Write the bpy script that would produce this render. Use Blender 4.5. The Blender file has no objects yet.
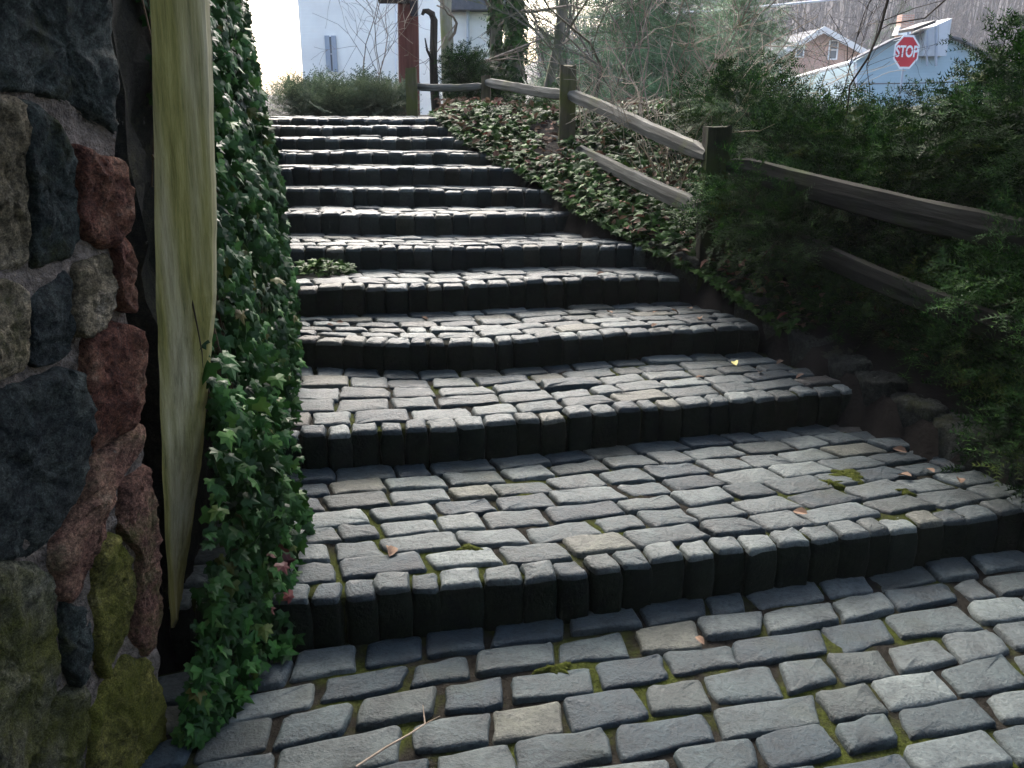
import bpy, math, random
import numpy as np
from mathutils import Vector, noise as mn
random.seed(7); rng = np.random.default_rng(7)
S = bpy.context.scene; COL = S.collection
# ------------------------------------------------------------------ camera
F, YH, EYE = 870.0, 95.0, 1.6
PIT = math.atan((384-YH)/F); CP, SP = math.cos(PIT), math.sin(PIT)
cam = bpy.data.cameras.new('camera'); co = bpy.data.objects.new('camera', cam); COL.objects.link(co)
cam.sensor_width = 36; cam.lens = 36*F/1024; cam.clip_start = .05; cam.clip_end = 3000
co.location = (0, 0, EYE); co.rotation_euler = (math.pi/2-PIT, 0, 0); S.camera = co
def ray(px, py):                       # viewing direction of a measured point of the photograph
    u, v = (px-512)/F, (py-384)/F
    return np.array([u, CP-v*SP, -SP-v*CP])
def on_z(px, py, z):                   # measured point on a level plane
    d = ray(px, py); return d*((z-EYE)/d[2])+[0, 0, EYE]
def on_y(px, py, y):                   # measured point at a distance
    d = ray(px, py); return d*(y/d[1])+[0, 0, EYE]
def on_plane(px, py, p0, n):
    d = ray(px, py); o = np.array([0, 0, EYE]); return o+d*(np.dot(p0-o, n)/np.dot(d, n))
# ------------------------------------------------------------------ mesh batching
class MB:
    def __init__(s): s.v = []; s.n = 0; s.f = {}
    def add(s, v, faces, m=0):
        v = np.asarray(v, float); s.v.append(v)
        for f in faces: s.f.setdefault((len(f), m), []).append(np.array([f])+s.n)
        s.n += len(v)
    def addarr(s, v, F_, m=0):
        s.v.append(np.asarray(v, float)); s.f.setdefault((F_.shape[1], m), []).append(F_+s.n); s.n += len(v)
    def inst(s, tv, tf, R, L, m=0):    # many small leaf shapes
        N = len(L); k = len(tv)
        V = np.einsum('nij,kj->nki', R, tv)+L[:, None, :]
        FF = (tf[None]+(np.arange(N)*k)[:, None, None]).reshape(-1, tf.shape[1])
        s.addarr(V.reshape(-1, 3), FF, m)
    def build(s, name, mats, parent=None, smooth=False):
        me = bpy.data.meshes.new(name); V = np.concatenate(s.v) if s.v else np.zeros((0, 3))
        off = np.zeros(3)
        me.vertices.add(len(V)); me.vertices.foreach_set('co', V.astype(np.float32).ravel())
        loops, st, tot, mi = [], [], [], []; c = 0
        for (k, m), L in s.f.items():
            A = np.concatenate(L); loops.append(A.ravel()); n = len(A)
            st.append(c+np.arange(n)*k); tot.append(np.full(n, k)); mi.append(np.full(n, m)); c += n*k
        loops = np.concatenate(loops).astype(np.int32)
        me.loops.add(len(loops)); me.loops.foreach_set('vertex_index', loops)
        n = sum(len(a) for a in st); me.polygons.add(n)
        me.polygons.foreach_set('loop_start', np.concatenate(st).astype(np.int32))
        me.polygons.foreach_set('loop_total', np.concatenate(tot).astype(np.int32))
        me.polygons.foreach_set('material_index', np.concatenate(mi).astype(np.int32))
        me.polygons.foreach_set('use_smooth', np.full(n, smooth))
        for m in (mats if isinstance(mats, (list, tuple)) else [mats]): me.materials.append(m)
        me.update(calc_edges=True); me.validate()
        o = bpy.data.objects.new(name, me); COL.objects.link(o)
        if parent: o.parent = parent; o.matrix_parent_inverse = world_of(parent).inverted()
        return o
def world_of(o):
    from mathutils import Matrix
    m = Matrix.LocRotScale(o.location, o.rotation_euler, o.scale)
    return world_of(o.parent) @ o.matrix_parent_inverse @ m if o.parent else m
def tag(o, label=None, cat=None, group=None, kind=None):
    for k, v in (('label', label), ('category', cat), ('group', group), ('kind', kind)):
        if v: o[k] = v
    return o
def thing(name, label, cat, loc=(0, 0, 0), group=None):
    o = bpy.data.objects.new(name, None); COL.objects.link(o); o.location = loc; o.empty_display_size = .2
    return tag(o, label, cat, group)
def fan(n): return [(0, i, i+1) for i in range(1, n-1)]
def box(mb, c, s, R=None, m=0, taper=1.0, jit=0):
    q = np.array([[x, y, z] for z in (-.5, .5) for y in (-.5, .5) for x in (-.5, .5)])*s
    q[4:, :2] *= taper
    if jit: q += rng.normal(0, jit, q.shape)
    if R is not None: q = q@np.array(R).T
    mb.add(q+np.array(c), [(0, 2, 3, 1), (4, 5, 7, 6), (0, 1, 5, 4), (2, 6, 7, 3), (0, 4, 6, 2), (1, 3, 7, 5)], m)
def rz(a): c, s_ = math.cos(a), math.sin(a); return np.array([[c, -s_, 0], [s_, c, 0], [0, 0, 1]])
def frame(d, up=(0, 0, 1)):
    d = np.asarray(d, float); d = d/np.linalg.norm(d); u = np.asarray(up, float)
    a = np.cross(d, u)
    if np.linalg.norm(a) < 1e-4: a = np.cross(d, [1, 0, 0])
    a /= np.linalg.norm(a); return a, np.cross(a, d), d
def tube(mb, pts, rad, n=6, m=0, cap=True, rough=0):
    pts = np.asarray(pts, float); k = len(pts); rad = np.broadcast_to(rad, (k,)); rings = []
    for i in range(k):
        d = pts[min(i+1, k-1)]-pts[max(i-1, 0)]
        a, b, _ = frame(d, (0.13, .21, 1))
        th = np.arange(n)*2*math.pi/n
        r = rad[i]*(1+(rng.normal(0, rough, n) if rough else 0))
        rings.append(pts[i]+(np.cos(th)*r)[:, None]*a+(np.sin(th)*r)[:, None]*b)
    V = np.concatenate(rings); Fq = []
    for i in range(k-1):
        for j in range(n):
            a0 = i*n+j; a1 = i*n+(j+1) % n; Fq.append((a0, a1, a1+n, a0+n))
    mb.addarr(V, np.array(Fq), m)
    if cap: mb.add(rings[-1], [tuple(range(n))], m); mb.add(rings[0], [tuple(range(n))[::-1]], m)
def rot_rand(N, dirs, spin, tilt):
    """rotation matrices: local +Y to dirs, +Z roughly outwards with scatter"""
    d = dirs/np.linalg.norm(dirs, axis=1)[:, None]
    u = rng.normal(0, 1, (N, 3))*tilt+spin
    x = np.cross(d, u); x /= np.linalg.norm(x, axis=1)[:, None]+1e-9
    z = np.cross(x, d)
    return np.stack([x, d, z], 2)
# ------------------------------------------------------------------ materials
def mat(name, rough=.7, spec=.5):
    m = bpy.data.materials.new(name); m.use_nodes = True; nt = m.node_tree
    b = nt.nodes['Principled BSDF']; b.inputs['Roughness'].default_value = rough
    b.inputs['Specular IOR Level'].default_value = spec
    return m, nt, b
def N(nt, t, **kw):
    n = nt.nodes.new(t)
    for k, v in kw.items():
        if k in n.inputs: n.inputs[k].default_value = v
        else: setattr(n, k, v)
    return n
def ramp(nt, src, stops, interp='LINEAR'):
    r = nt.nodes.new('ShaderNodeValToRGB'); r.color_ramp.interpolation = interp; e = r.color_ramp.elements
    while len(e) < len(stops): e.new(.5)
    for x, (p, c) in zip(e, stops): x.position = p; x.color = (*c, 1) if len(c) == 3 else c
    nt.links.new(src, r.inputs[0]); return r.outputs[0]
def noise(nt, scale, detail=6, rough=.6, vec=None):
    n = N(nt, 'ShaderNodeTexNoise', Scale=scale, Detail=detail, Roughness=rough)
    if vec is not None: nt.links.new(vec, n.inputs['Vector'])
    return n.outputs['Fac']
def objco(nt, scale=None):
    t = nt.nodes.new('ShaderNodeTexCoord').outputs['Object']
    if scale:
        mp = N(nt, 'ShaderNodeMapping'); mp.inputs['Scale'].default_value = scale
        nt.links.new(t, mp.inputs['Vector']); return mp.outputs[0]
    return t
def mix(nt, fac, a, b, mode='MIX'):
    m = nt.nodes.new('ShaderNodeMix'); m.data_type = 'RGBA'; m.blend_type = mode
    for s, x in ((m.inputs[0], fac), (m.inputs[6], a), (m.inputs[7], b)):
        if isinstance(x, (int, float)): s.default_value = x
        elif isinstance(x, tuple): s.default_value = (*x, 1) if len(x) == 3 else x
        else: nt.links.new(x, s)
    return m.outputs[2]
def island(nt): return nt.nodes.new('ShaderNodeNewGeometry').outputs['Random Per Island']
def bump(nt, b, h, strength=.5, dist=.01):
    n = N(nt, 'ShaderNodeBump', Strength=strength, Distance=dist); nt.links.new(h, n.inputs['Height'])
    nt.links.new(n.outputs[0], b.inputs['Normal'])
def simple(name, c, rough=.7, var=.25, scale=8, bs=.2, spec=.12, bd=.01):
    m, nt, b = mat(name, rough, spec); n = noise(nt, scale, vec=objco(nt))
    lo = tuple(x*(1-var) for x in c); hi = tuple(min(1, x*(1+var)) for x in c)
    nt.links.new(ramp(nt, n, [(.3, lo), (.7, hi)]), b.inputs['Base Color'])
    if bs: bump(nt, b, noise(nt, scale*4, vec=objco(nt)), bs, bd)
    return m
def sett_mat(name, dim=1.0, grime_shade=0.0):
    m, nt, b = mat(name, .5, .22); i = island(nt); o = objco(nt)
    c = ramp(nt, i, [(0, (.075, .105, .125)), (.12, (.25, .27, .27)), (.22, (.125, .155, .165)), (.33, (.37, .385, .37)), (.41, (.10, .125, .135)), (.50, (.27, .25, .205)), (.57, (.155, .18, .185)),
                     (.67, (.30, .315, .305)), (.76, (.135, .15, .145)), (.83, (.22, .235, .235)), (.91, (.23, .19, .16)), (.94, (.17, .19, .19)), (.975, (.06, .085, .10))], 'CONSTANT')
    n1 = noise(nt, 9, 8, .65, o); n2 = noise(nt, 70, 6, .7, o); n3 = noise(nt, 240, 2, .5, o)
    c = mix(nt, .85, c, ramp(nt, n1, [(.3, (.4, .42, .43)), (.5, (.95, .95, .95)), (.72, (1.5, 1.47, 1.4))]), 'MULTIPLY')
    c = mix(nt, .8, c, ramp(nt, n2, [(.36, (.5, .52, .53)), (.5, (1, 1, 1)), (.68, (1.3, 1.3, 1.28))]), 'MULTIPLY')
    if grime_shade:  # mossy grime, with the shade of the risers darkened into its colour
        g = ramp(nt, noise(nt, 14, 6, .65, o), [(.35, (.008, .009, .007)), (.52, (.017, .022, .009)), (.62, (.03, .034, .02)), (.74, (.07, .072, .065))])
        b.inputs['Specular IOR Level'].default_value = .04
        c = mix(nt, grime_shade, c, g)
    else:
        g = noise(nt, 3.2, 5, .6, o)
        c = mix(nt, ramp(nt, g, [(.56, (0, 0, 0)), (.74, (.5, .5, .5))]), c, (.085, .095, .04))
    if dim != 1: c = mix(nt, 1.0, c, dim, 'MULTIPLY')
    nt.links.new(c, b.inputs['Base Color'])
    nt.links.new(ramp(nt, n1, [(.3, (.36,)*3), (.7, (.62,)*3)]), b.inputs['Roughness'])
    h = N(nt, 'ShaderNodeMath', operation='ADD'); nt.links.new(n2, h.inputs[0]); nt.links.new(n1, h.inputs[1])
    bump(nt, b, h.outputs[0], .75, .012); return m
def moss_mat(name, thr=.5, green=(.075, .095, .018), soil=(.028, .024, .018)):
    m, nt, b = mat(name, .95, .04); o = objco(nt)
    s = ramp(nt, noise(nt, 40, 5, .7, o), [(.35, tuple(x*.5 for x in soil)), (.65, tuple(x*1.7 for x in soil))])
    g = ramp(nt, noise(nt, 90, 4, .7, o), [(.35, tuple(x*.45 for x in green)), (.65, tuple(x*1.5 for x in green))])
    f = ramp(nt, noise(nt, 2.6, 6, .65, o), [(thr-.04, (0, 0, 0)), (thr+.06, (1, 1, 1))])
    nt.links.new(mix(nt, f, s, g), b.inputs['Base Color']); bump(nt, b, noise(nt, 160, 3, .7, o), .9, .01); return m
def rock_mat(name, cols, moss=0.0, mcol=(.10, .11, .02), scale=7):
    m, nt, b = mat(name, .8, .15); o = objco(nt)
    c = ramp(nt, noise(nt, scale, 10, .68, o), [(.28, cols[0]), (.45, cols[1]), (.58, cols[2]), (.72, cols[3])])
    c = mix(nt, .75, c, ramp(nt, noise(nt, scale*9, 6, .7, o), [(.36, (.18, .18, .18)), (.5, (.95, .95, .95)), (.66, (2.1, 2.05, 2.0))]), 'MULTIPLY')
    if moss:
        f = ramp(nt, noise(nt, 4.5, 8, .7, o), [(.62-moss*.35, (0, 0, 0)), (.74-moss*.3, (1, 1, 1))])
        c = mix(nt, f, c, mcol)
    c = mix(nt, .7, c, ramp(nt, noise(nt, 230, 3, .7, o), [(.36, (.45,)*3), (.5, (1,)*3), (.64, (1.7,)*3)]), 'MULTIPLY')
    c = mix(nt, ramp(nt, noise(nt, 16, 5, .75, o), [(.66, (0,)*3), (.72, (.55,)*3)]), c, (.30, .30, .26))
    nt.links.new(c, b.inputs['Base Color'])
    h = N(nt, 'ShaderNodeMath', operation='MULTIPLY_ADD'); nt.links.new(noise(nt, 190, 4, .75, o), h.inputs[0]); h.inputs[1].default_value = .3
    nt.links.new(noise(nt, scale*4, 12, .78, o), h.inputs[2]); bump(nt, b, h.outputs[0], 1.0, .05); return m
def leaf_mat(name, stops, rough=.4, spec=.5, trans=.0, clump=1.2, lo=.46, hi=1.14):
    m, nt, b = mat(name, rough, spec)
    c = ramp(nt, island(nt), stops)
    c = mix(nt, 1.0, c, ramp(nt, noise(nt, clump, 3, .6, objco(nt)), [(.35, (lo,)*3), (.65, (hi,)*3)]), 'MULTIPLY')
    nt.links.new(c, b.inputs['Base Color'])
    if trans:
        t = N(nt, 'ShaderNodeBsdfTranslucent'); nt.links.new(c, t.inputs['Color'])
        mx = N(nt, 'ShaderNodeMixShader'); mx.inputs[0].default_value = trans
        nt.links.new(b.outputs[0], mx.inputs[1]); nt.links.new(t.outputs[0], mx.inputs[2])
        nt.links.new(mx.outputs[0], nt.nodes['Material Output'].inputs['Surface'])
    return m
def wood_mat(name, cols, axis_scale, moss=None, mthr=.55, rough=.85, ms=3):
    m, nt, b = mat(name, rough, .06); v = objco(nt, axis_scale)
    g = noise(nt, 1.0, 8, .65, v)
    c = ramp(nt, g, [(.25, cols[0]), (.5, cols[1]), (.75, cols[2])])
    if moss:
        f = ramp(nt, noise(nt, ms, 6, .6, objco(nt)), [(mthr-.08, (0, 0, 0)), (mthr+.1, (.9, .9, .9))])
        c = mix(nt, f, c, moss)
    nt.links.new(c, b.inputs['Base Color']); bump(nt, b, g, .8, .01); return m
M = {}
M['sett'] = sett_mat('worn_granite', (.222, .258, .262)); M['sett_front'] = sett_mat('split_granite_face', (.24, .29, .29), grime_shade=.92)
M['sett_front_upper'] = sett_mat('split_granite_face_upper', (.27, .31, .30), grime_shade=.62)  # upper steps: less of the painted riser shade mixed in
M['joint'] = moss_mat('joint_soil', .51, (.026, .032, .007), (.012, .011, .009)); M['joint_dark'] = moss_mat('joint_soil_dark', .62, (.027, .031, .009), (.010, .011, .009))
M['moss'] = moss_mat('cushion_moss', .3, (.035, .042, .008), (.03, .036, .008))
M['soil'] = simple('leafy_soil', (.006, .005, .004), .95, .5, 12, .6)
M['mortar'] = simple('old_pink_mortar', (.17, .14, .115), .9, .75, 26, 1.0, .2, .03)
M['mortar_dark'] = rock_mat('dark_mossy_rubble', [(.003, .003, .002), (.007, .008, .005), (.014, .015, .008), (.04, .042, .02)], .12, (.02, .026, .006), 6)
M['rock_dark'] = rock_mat('dark_rock', [(0.012, 0.017, 0.017), (0.031, 0.041, 0.037), (0.051, 0.065, 0.058), (0.109, 0.116, 0.102)], .25, (0.041, 0.047, 0.013))
M['rock_blue'] = rock_mat('blue_dark_rock', [(0.014, 0.019, 0.019), (0.036, 0.044, 0.042), (0.058, 0.068, 0.059), (0.122, 0.123, 0.095)])
M['rock_red'] = rock_mat('red_sandstone', [(0.047, 0.019, 0.013), (0.128, 0.050, 0.033), (0.197, 0.096, 0.059), (0.307, 0.221, 0.154)], .0, scale=9)
M['rock_pink'] = rock_mat('pink_sandstone', [(0.080, 0.041, 0.027), (0.194, 0.100, 0.071), (0.265, 0.161, 0.105), (0.336, 0.271, 0.194)], .35, (0.097, 0.100, 0.027), 9)
M['rock_tan'] = rock_mat('tan_stone', [(0.069, 0.054, 0.035), (0.168, 0.139, 0.085), (0.248, 0.208, 0.139), (0.357, 0.317, 0.248)], .15, (0.090, 0.090, 0.030))
M['kerb'] = rock_mat('damp_dark_kerb_rock', [(.008, .01, .009), (.02, .024, .02), (.035, .04, .033), (.08, .085, .07)], .3, (.03, .036, .01))
M['rock_olive'] = rock_mat('algae_green_stone', [(0.063, 0.058, 0.020), (0.126, 0.121, 0.029), (0.201, 0.184, 0.048), (0.284, 0.253, 0.126)], .5, (0.126, 0.131, 0.020))
M['rock_grey'] = rock_mat('grey_green_stone', [(0.046, 0.046, 0.033), (0.093, 0.093, 0.060), (0.149, 0.144, 0.093), (0.251, 0.241, 0.186)], .5, (0.093, 0.098, 0.022))
M['plank'] = None
m, nt, b = mat('green_weathered_wood', .85, .08)
v = objco(nt, (60, 50, 1.6)); g = noise(nt, 1, 10, .75, v); g2 = noise(nt, 1, 3, .5, objco(nt, (9, 9, .35)))
c = ramp(nt, g, [(.28, (.11, .10, .06)), (.45, (.25, .23, .145)), (.72, (.39, .36, .25))])
c = mix(nt, ramp(nt, g2, [(.38, (.1,)*3), (.56, (.92,)*3)]), c, ramp(nt, g, [(.3, (.06, .062, .014)), (.5, (.155, .145, .038)), (.72, (.26, .24, .085))]))
nt.links.new(c, b.inputs['Base Color']); bump(nt, b, g, .7, .006); M['plank'] = m
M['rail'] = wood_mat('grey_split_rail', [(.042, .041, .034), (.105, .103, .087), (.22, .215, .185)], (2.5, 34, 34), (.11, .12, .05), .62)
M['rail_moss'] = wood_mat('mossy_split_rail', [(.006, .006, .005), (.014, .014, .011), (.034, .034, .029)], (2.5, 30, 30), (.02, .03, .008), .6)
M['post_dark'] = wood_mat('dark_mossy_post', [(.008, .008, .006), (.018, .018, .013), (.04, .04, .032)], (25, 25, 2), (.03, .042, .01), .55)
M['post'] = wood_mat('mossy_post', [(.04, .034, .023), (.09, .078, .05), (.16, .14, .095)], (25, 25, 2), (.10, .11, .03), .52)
M['ivy'] = leaf_mat('ivy_leaf', [(0, (0.0066, 0.0230, 0.0053)), (.35, (0.0121, 0.0425, 0.0090)), (.65, (0.0198, 0.0667, 0.0128)), (.85, (0.0330, 0.0966, 0.0180)), (.96, (0.0550, 0.1265, 0.0263)), (1, (0.0660, 0.0575, 0.0135))], .42, .09, .1, 3)
M['ivy_bank'] = leaf_mat('ivy_leaf_bank', [(0, (0.0088, 0.0253, 0.0053)), (.45, (0.0198, 0.0552, 0.0097)), (.8, (0.0385, 0.0920, 0.0165)), (1, (0.0715, 0.1265, 0.0300))], .5, .06, .1, 3)
M['dead'] = leaf_mat('dead_leaf', [(0, (.05, .028, .016)), (.4, (.13, .082, .05)), (.75, (.25, .17, .125)), (1, (.11, .03, .022))], .7, .08, .1, 4)
M['yellow_leaf'] = simple('yellow_leaf', (.55, .5, .2), .6, .1)
M['red_leaf'] = leaf_mat('red_ivy_leaf', [(0, (.035, .006, .008)), (1, (.08, .018, .015))], .5, .1, 0, 4)
M['stem'] = simple('ivy_stem', (.07, .05, .03), .9, .3, 30)
M['yew'] = leaf_mat('yew_needles', [(0, (0.0050, 0.0208, 0.0045)), (.5, (0.0120, 0.0416, 0.0081)), (.85, (0.0260, 0.0715, 0.0117)), (1, (0.0600, 0.1300, 0.0180))], .55, .06, .1, 3.5, .36, 1.2)
M['yew_tip'] = leaf_mat('yew_young_needles', [(0, (.03, .06, .012)), (1, (.085, .11, .024))], .55, .06, .1, 3.5)
M['juniper'] = leaf_mat('juniper_needles', [(0, (.05, .08, .045)), (.6, (.10, .14, .08)), (1, (.18, .21, .12))], .7, .2, .2, 4)
M['pine'] = leaf_mat('pine_needles', [(0, (0.0480, 0.1235, 0.0462)), (.6, (0.0900, 0.2080, 0.0770)), (1, (0.1560, 0.2730, 0.1045))], .6, .3, .1, .8)
M['twig'] = wood_mat('bare_twig', [(.12, .095, .068), (.23, .185, .14), (.36, .30, .235)], (20, 20, 20))
M['cane'] = simple('pale_dry_cane', (.30, .25, .18), .8, .3, 10)
M['bark_dark'] = wood_mat('dark_bark', [(.018, .014, .01), (.04, .032, .024), (.075, .06, .045)], (18, 18, 3))
M['bark_grey'] = wood_mat('grey_bark', [(.06, .055, .04), (.12, .11, .085), (.2, .185, .15)], (14, 14, 2), (.09, .11, .05), .55)
M['bark_pale'] = wood_mat('pale_green_bark', [(.16, .145, .10), (.27, .25, .18), (.40, .37, .28)], (14, 14, 2), (.17, .18, .07), .6)
M['pole'] = wood_mat('red_stained_pole', [(.07, .026, .019), (.12, .045, .034), (.17, .075, .06)], (16, 16, 1))
M['iron'] = simple('dark_iron', (.03, .03, .032), .5, .2, 10, .1)
M['white'] = simple('white_paint', (.80, .80, .79), .6, .05, 3, .05)
M['shutter'] = simple('grey_shutter', (.32, .36, .41), .7, .08, 4, .05)
M['roof'] = simple('grey_roof', (.10, .105, .115), .85, .2, 10, .2)
M['trim'] = simple('offwhite_trim', (.74, .72, .68), .6, .06, 3, .05)
M['glass'] = simple('window_glass', (.10, .12, .14), .12, .1, 2, 0, .6)
M['metal'] = simple('galvanised_sheet', (.5, .53, .55), .5, .12, 3, .05)
M['sign_red'] = simple('sign_red', (.55, .03, .045), .45, .06, 3, .02)
M['tan_wall'] = simple('tan_siding', (.45, .37, .27), .8, .1, 3, .1)
M['yellow'] = simple('yellow_panel', (.7, .42, .08), .7, .1, 3, .05)
M['cable'] = simple('pale_cable', (.65, .65, .66), .6, .05, 3, 0)
M['cable_dark'] = simple('dark_cable', (.06, .06, .065), .6, .1, 3, 0)
M['hill'] = simple('bare_wooded_hill', (.11, .10, .095), .95, .45, .35, .3)
M['far_twig'] = simple('far_bare_wood', (.115, .102, .096), .95, .3, .4, 0)
def brickm(name, a, b_, mo, sc, bw=.21, rh=.07):
    m, nt, b = mat(name, .85, .3); t = N(nt, 'ShaderNodeTexBrick', Scale=1.0)
    t.inputs['Brick Width'].default_value = bw; t.inputs['Row Height'].default_value = rh; t.inputs['Mortar Size'].default_value = sc
    for k, c in (('Color1', a), ('Color2', b_), ('Mortar', mo)): t.inputs[k].default_value = (*c, 1)
    o = nt.nodes.new('ShaderNodeTexCoord').outputs['Object']; mp = N(nt, 'ShaderNodeMapping'); mp.inputs['Rotation'].default_value = (math.pi/2, 0, 0)
    nt.links.new(o, mp.inputs['Vector']); nt.links.new(mp.outputs[0], t.inputs['Vector'])
    c = mix(nt, .6, t.outputs['Color'], ramp(nt, noise(nt, 1.2, 6, .6, o), [(.3, (.7,)*3), (.7, (1.25,)*3)]), 'MULTIPLY')
    nt.links.new(c, b.inputs['Base Color']); return m
M['brick'] = brickm('old_orange_brick', (.56, .29, .20), (.42, .21, .15), (.48, .42, .36), .012)
def sidingm(name, c, pitch=.12):
    m, nt, b = mat(name, .6, .3); o = objco(nt); w = N(nt, 'ShaderNodeTexWave', wave_type='BANDS', bands_direction='Z', wave_profile='SAW', Scale=1/pitch/3.18)
    nt.links.new(o, w.inputs['Vector']); bump(nt, b, w.outputs['Fac'], .35, .02)
    nt.links.new(ramp(nt, noise(nt, .8, 5, .6, o), [(.3, tuple(x*.88 for x in c)), (.7, tuple(min(1, x*1.08) for x in c))]), b.inputs['Base Color']); return m
M['blue'] = sidingm('pale_blue_siding', (.36, .50, .56)); M['white_siding'] = sidingm('white_siding', (.95, .91, .83))
# ------------------------------------------------------------------ stair layout, measured
NOSE = [[(273, 600), (345, 598), (400, 589), (564, 576), (705, 554), (826, 540), (918, 526), (1024, 509)],
        [(270, 437), (416, 429), (534, 420), (680, 405), (847, 390)], [(293, 339), (411, 344), (504, 342), (621, 333), (752, 326)],
        [(300, 289), (446, 286), (563, 280), (676, 277)], [(285, 248), (447, 248), (572, 245), (637, 247)],
        [(280, 214), (416, 216), (541, 215), (574, 212)], [(278, 189), (400, 190), (552, 191)], [(275, 168), (400, 169), (522, 171)],
        [(275, 152), (370, 153), (492, 156)], [(270, 136.5), (400, 139), (464, 140)], [(275, 126), (350, 127), (460, 130)], [(272, 118), (363, 119), (447, 125)]]
ZS = [.163, .321, .46, .608, .737, .864, .977, 1.091, 1.181, 1.275, 1.348, 1.395]
def extend(P, l, r):
    P = np.array(P); a = P[0]-P[1]; a /= np.linalg.norm(a); b = P[-1]-P[-2]; b /= np.linalg.norm(b)
    return np.vstack([P[0]+a*l, P, P[-1]+b*r])
def resample(P, n=60):
    d = np.r_[0, np.cumsum(np.linalg.norm(np.diff(P, axis=0), axis=1))]; t = np.linspace(0, d[-1], n)
    Q = np.stack([np.interp(t, d, P[:, 0]), np.interp(t, d, P[:, 1])], 1)
    for _ in range(3): Q[1:-1] = (Q[:-2]+2*Q[1:-1]+Q[2:])/4
    return Q
NC = []
for i, (n, z) in enumerate(zip(NOSE, ZS)):
    P = [on_z(x, y, z)[:2] for x, y in n]; NC.append(resample(extend(P, .32, .06 if i else .35)))
for i, (D_, py, pr) in {7: (6.41, 168.7, 521), 8: (6.76, 152.8, 491), 9: (7.1, 138.6, 464), 10: (7.42, 127.2, 458), 11: (7.76, 119, 446)}.items():
    zc = on_y(400, py, D_)[2]; ZS[i] = zc; a, b_ = on_z(272, py-.3, zc), on_z(pr, py+.4, zc)
    a[1], b_[1] = D_+.07, D_-.06; c = (a+b_)/2; c[1] += .02; NC[i] = resample(extend([a[:2], c[:2], b_[:2]], .35, .1))
TOPBACK = NC[-1]+np.array([0, .9])
def clen(c): return np.sum(np.linalg.norm(np.diff(c, axis=0), axis=1))
def cat(c, t):
    d = np.linspace(0, 1, len(c)); return np.stack([np.interp(t, d, c[:, 0]), np.interp(t, d, c[:, 1])], -1)
def off(c, d):
    t = np.gradient(c, axis=0); n = np.stack([-t[:, 1], t[:, 0]], 1); n /= np.linalg.norm(n, axis=1)[:, None]; return c+n*d
def sett(mb, q, z, depth, jit=.006, tilt=.012, pillow=.002, front=False, bev=.006):
    """one worn stone: q = 4 corners (front-left, front-right, back-right, back-left)"""
    q = np.array(q)+rng.normal(0, jit, (4, 2)); pts = []; isf = []
    for k in range(4):
        a, b_, c_ = q[k-1], q[k], q[(k+1) % 4]; r = rng.uniform(.008, .017)
        va = (a-b_)/np.linalg.norm(a-b_); vc = (c_-b_)/np.linalg.norm(c_-b_)
        pts += [b_+va*r, b_+(va+vc)*r*.28, b_+vc*r]
        L = np.linalg.norm(c_-b_)
        if L > .09:
            for s in ((.5,) if L < .15 else (.33, .66)): pts.append(b_+(c_-b_)*s+rng.normal(0, .0035, 2))
    P = np.array(pts); n = len(P); c = P.mean(0); rad = np.linalg.norm(P-c, axis=1).mean()
    tx, ty = rng.normal(0, tilt, 2); z0 = z+rng.normal(0, .0055 if front else .0035)
    if front: levels = [(0.0, -depth), (-.004, -depth*.72), (-.007, -depth*.45), (-.005, -depth*.22), (0, -.02), (bev*.5, -.007), (bev*1.5, 0)]
    else: levels = [(-.0, -depth), (0, -.022), (bev*.5, -.006), (bev*1.6, -.001)]
    levels += [(.028, pillow*.7)]
    V = []; 
    for ins, dz in levels:
        R = c+(P-c)*(1-ins/rad); j = .004 if front and dz < -.01 else .0022
        R = R+rng.normal(0, j*.5, R.shape)
        zz = z0+dz+((R-c)@np.array([tx, ty]))*(1 if dz > -.03 else 0)+rng.normal(0, .0018, n)
        V.append(np.c_[R, zz])
    V.append(np.array([[*c, z0+pillow]])); k = len(levels)
    FF = []; FR = []
    for i in range(k-1):
        for j in range(n):
            f = (i*n+j, i*n+(j+1) % n, (i+1)*n+(j+1) % n, (i+1)*n+j)
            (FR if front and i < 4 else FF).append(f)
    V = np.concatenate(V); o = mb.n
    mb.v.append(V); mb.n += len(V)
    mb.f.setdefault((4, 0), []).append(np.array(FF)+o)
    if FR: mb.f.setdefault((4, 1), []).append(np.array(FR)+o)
    mb.f.setdefault((3, 0), []).append(np.array([((k-1)*n+j, (k-1)*n+(j+1) % n, k*n) for j in range(n)])+o)
def course(mb, cf, cb, z, wmean, wsd, gap, depth, phase, front=False, **kw):
    L = .5*(clen(cf)+clen(cb)); s = -phase*wmean; 
    while s < L:
        w = max(wmean*.55, rng.normal(wmean, wsd)); a, b_ = max(s, 0)+gap/2, min(s+w, L)-gap/2; s += w
        if b_-a < .045: continue
        fl, fr = cat(cf, a/L), cat(cf, b_/L); bl, br = cat(cb, a/L), cat(cb, b_/L)
        D = bl-fl; dn = np.linalg.norm(D)
        if dn < .02: continue
        g = gap*.5/dn
        sett(mb, [fl+(bl-fl)*g, fr+(br-fr)*g, br-(br-fr)*g, bl-(bl-fl)*g], z, depth, front=front, **kw)
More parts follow.
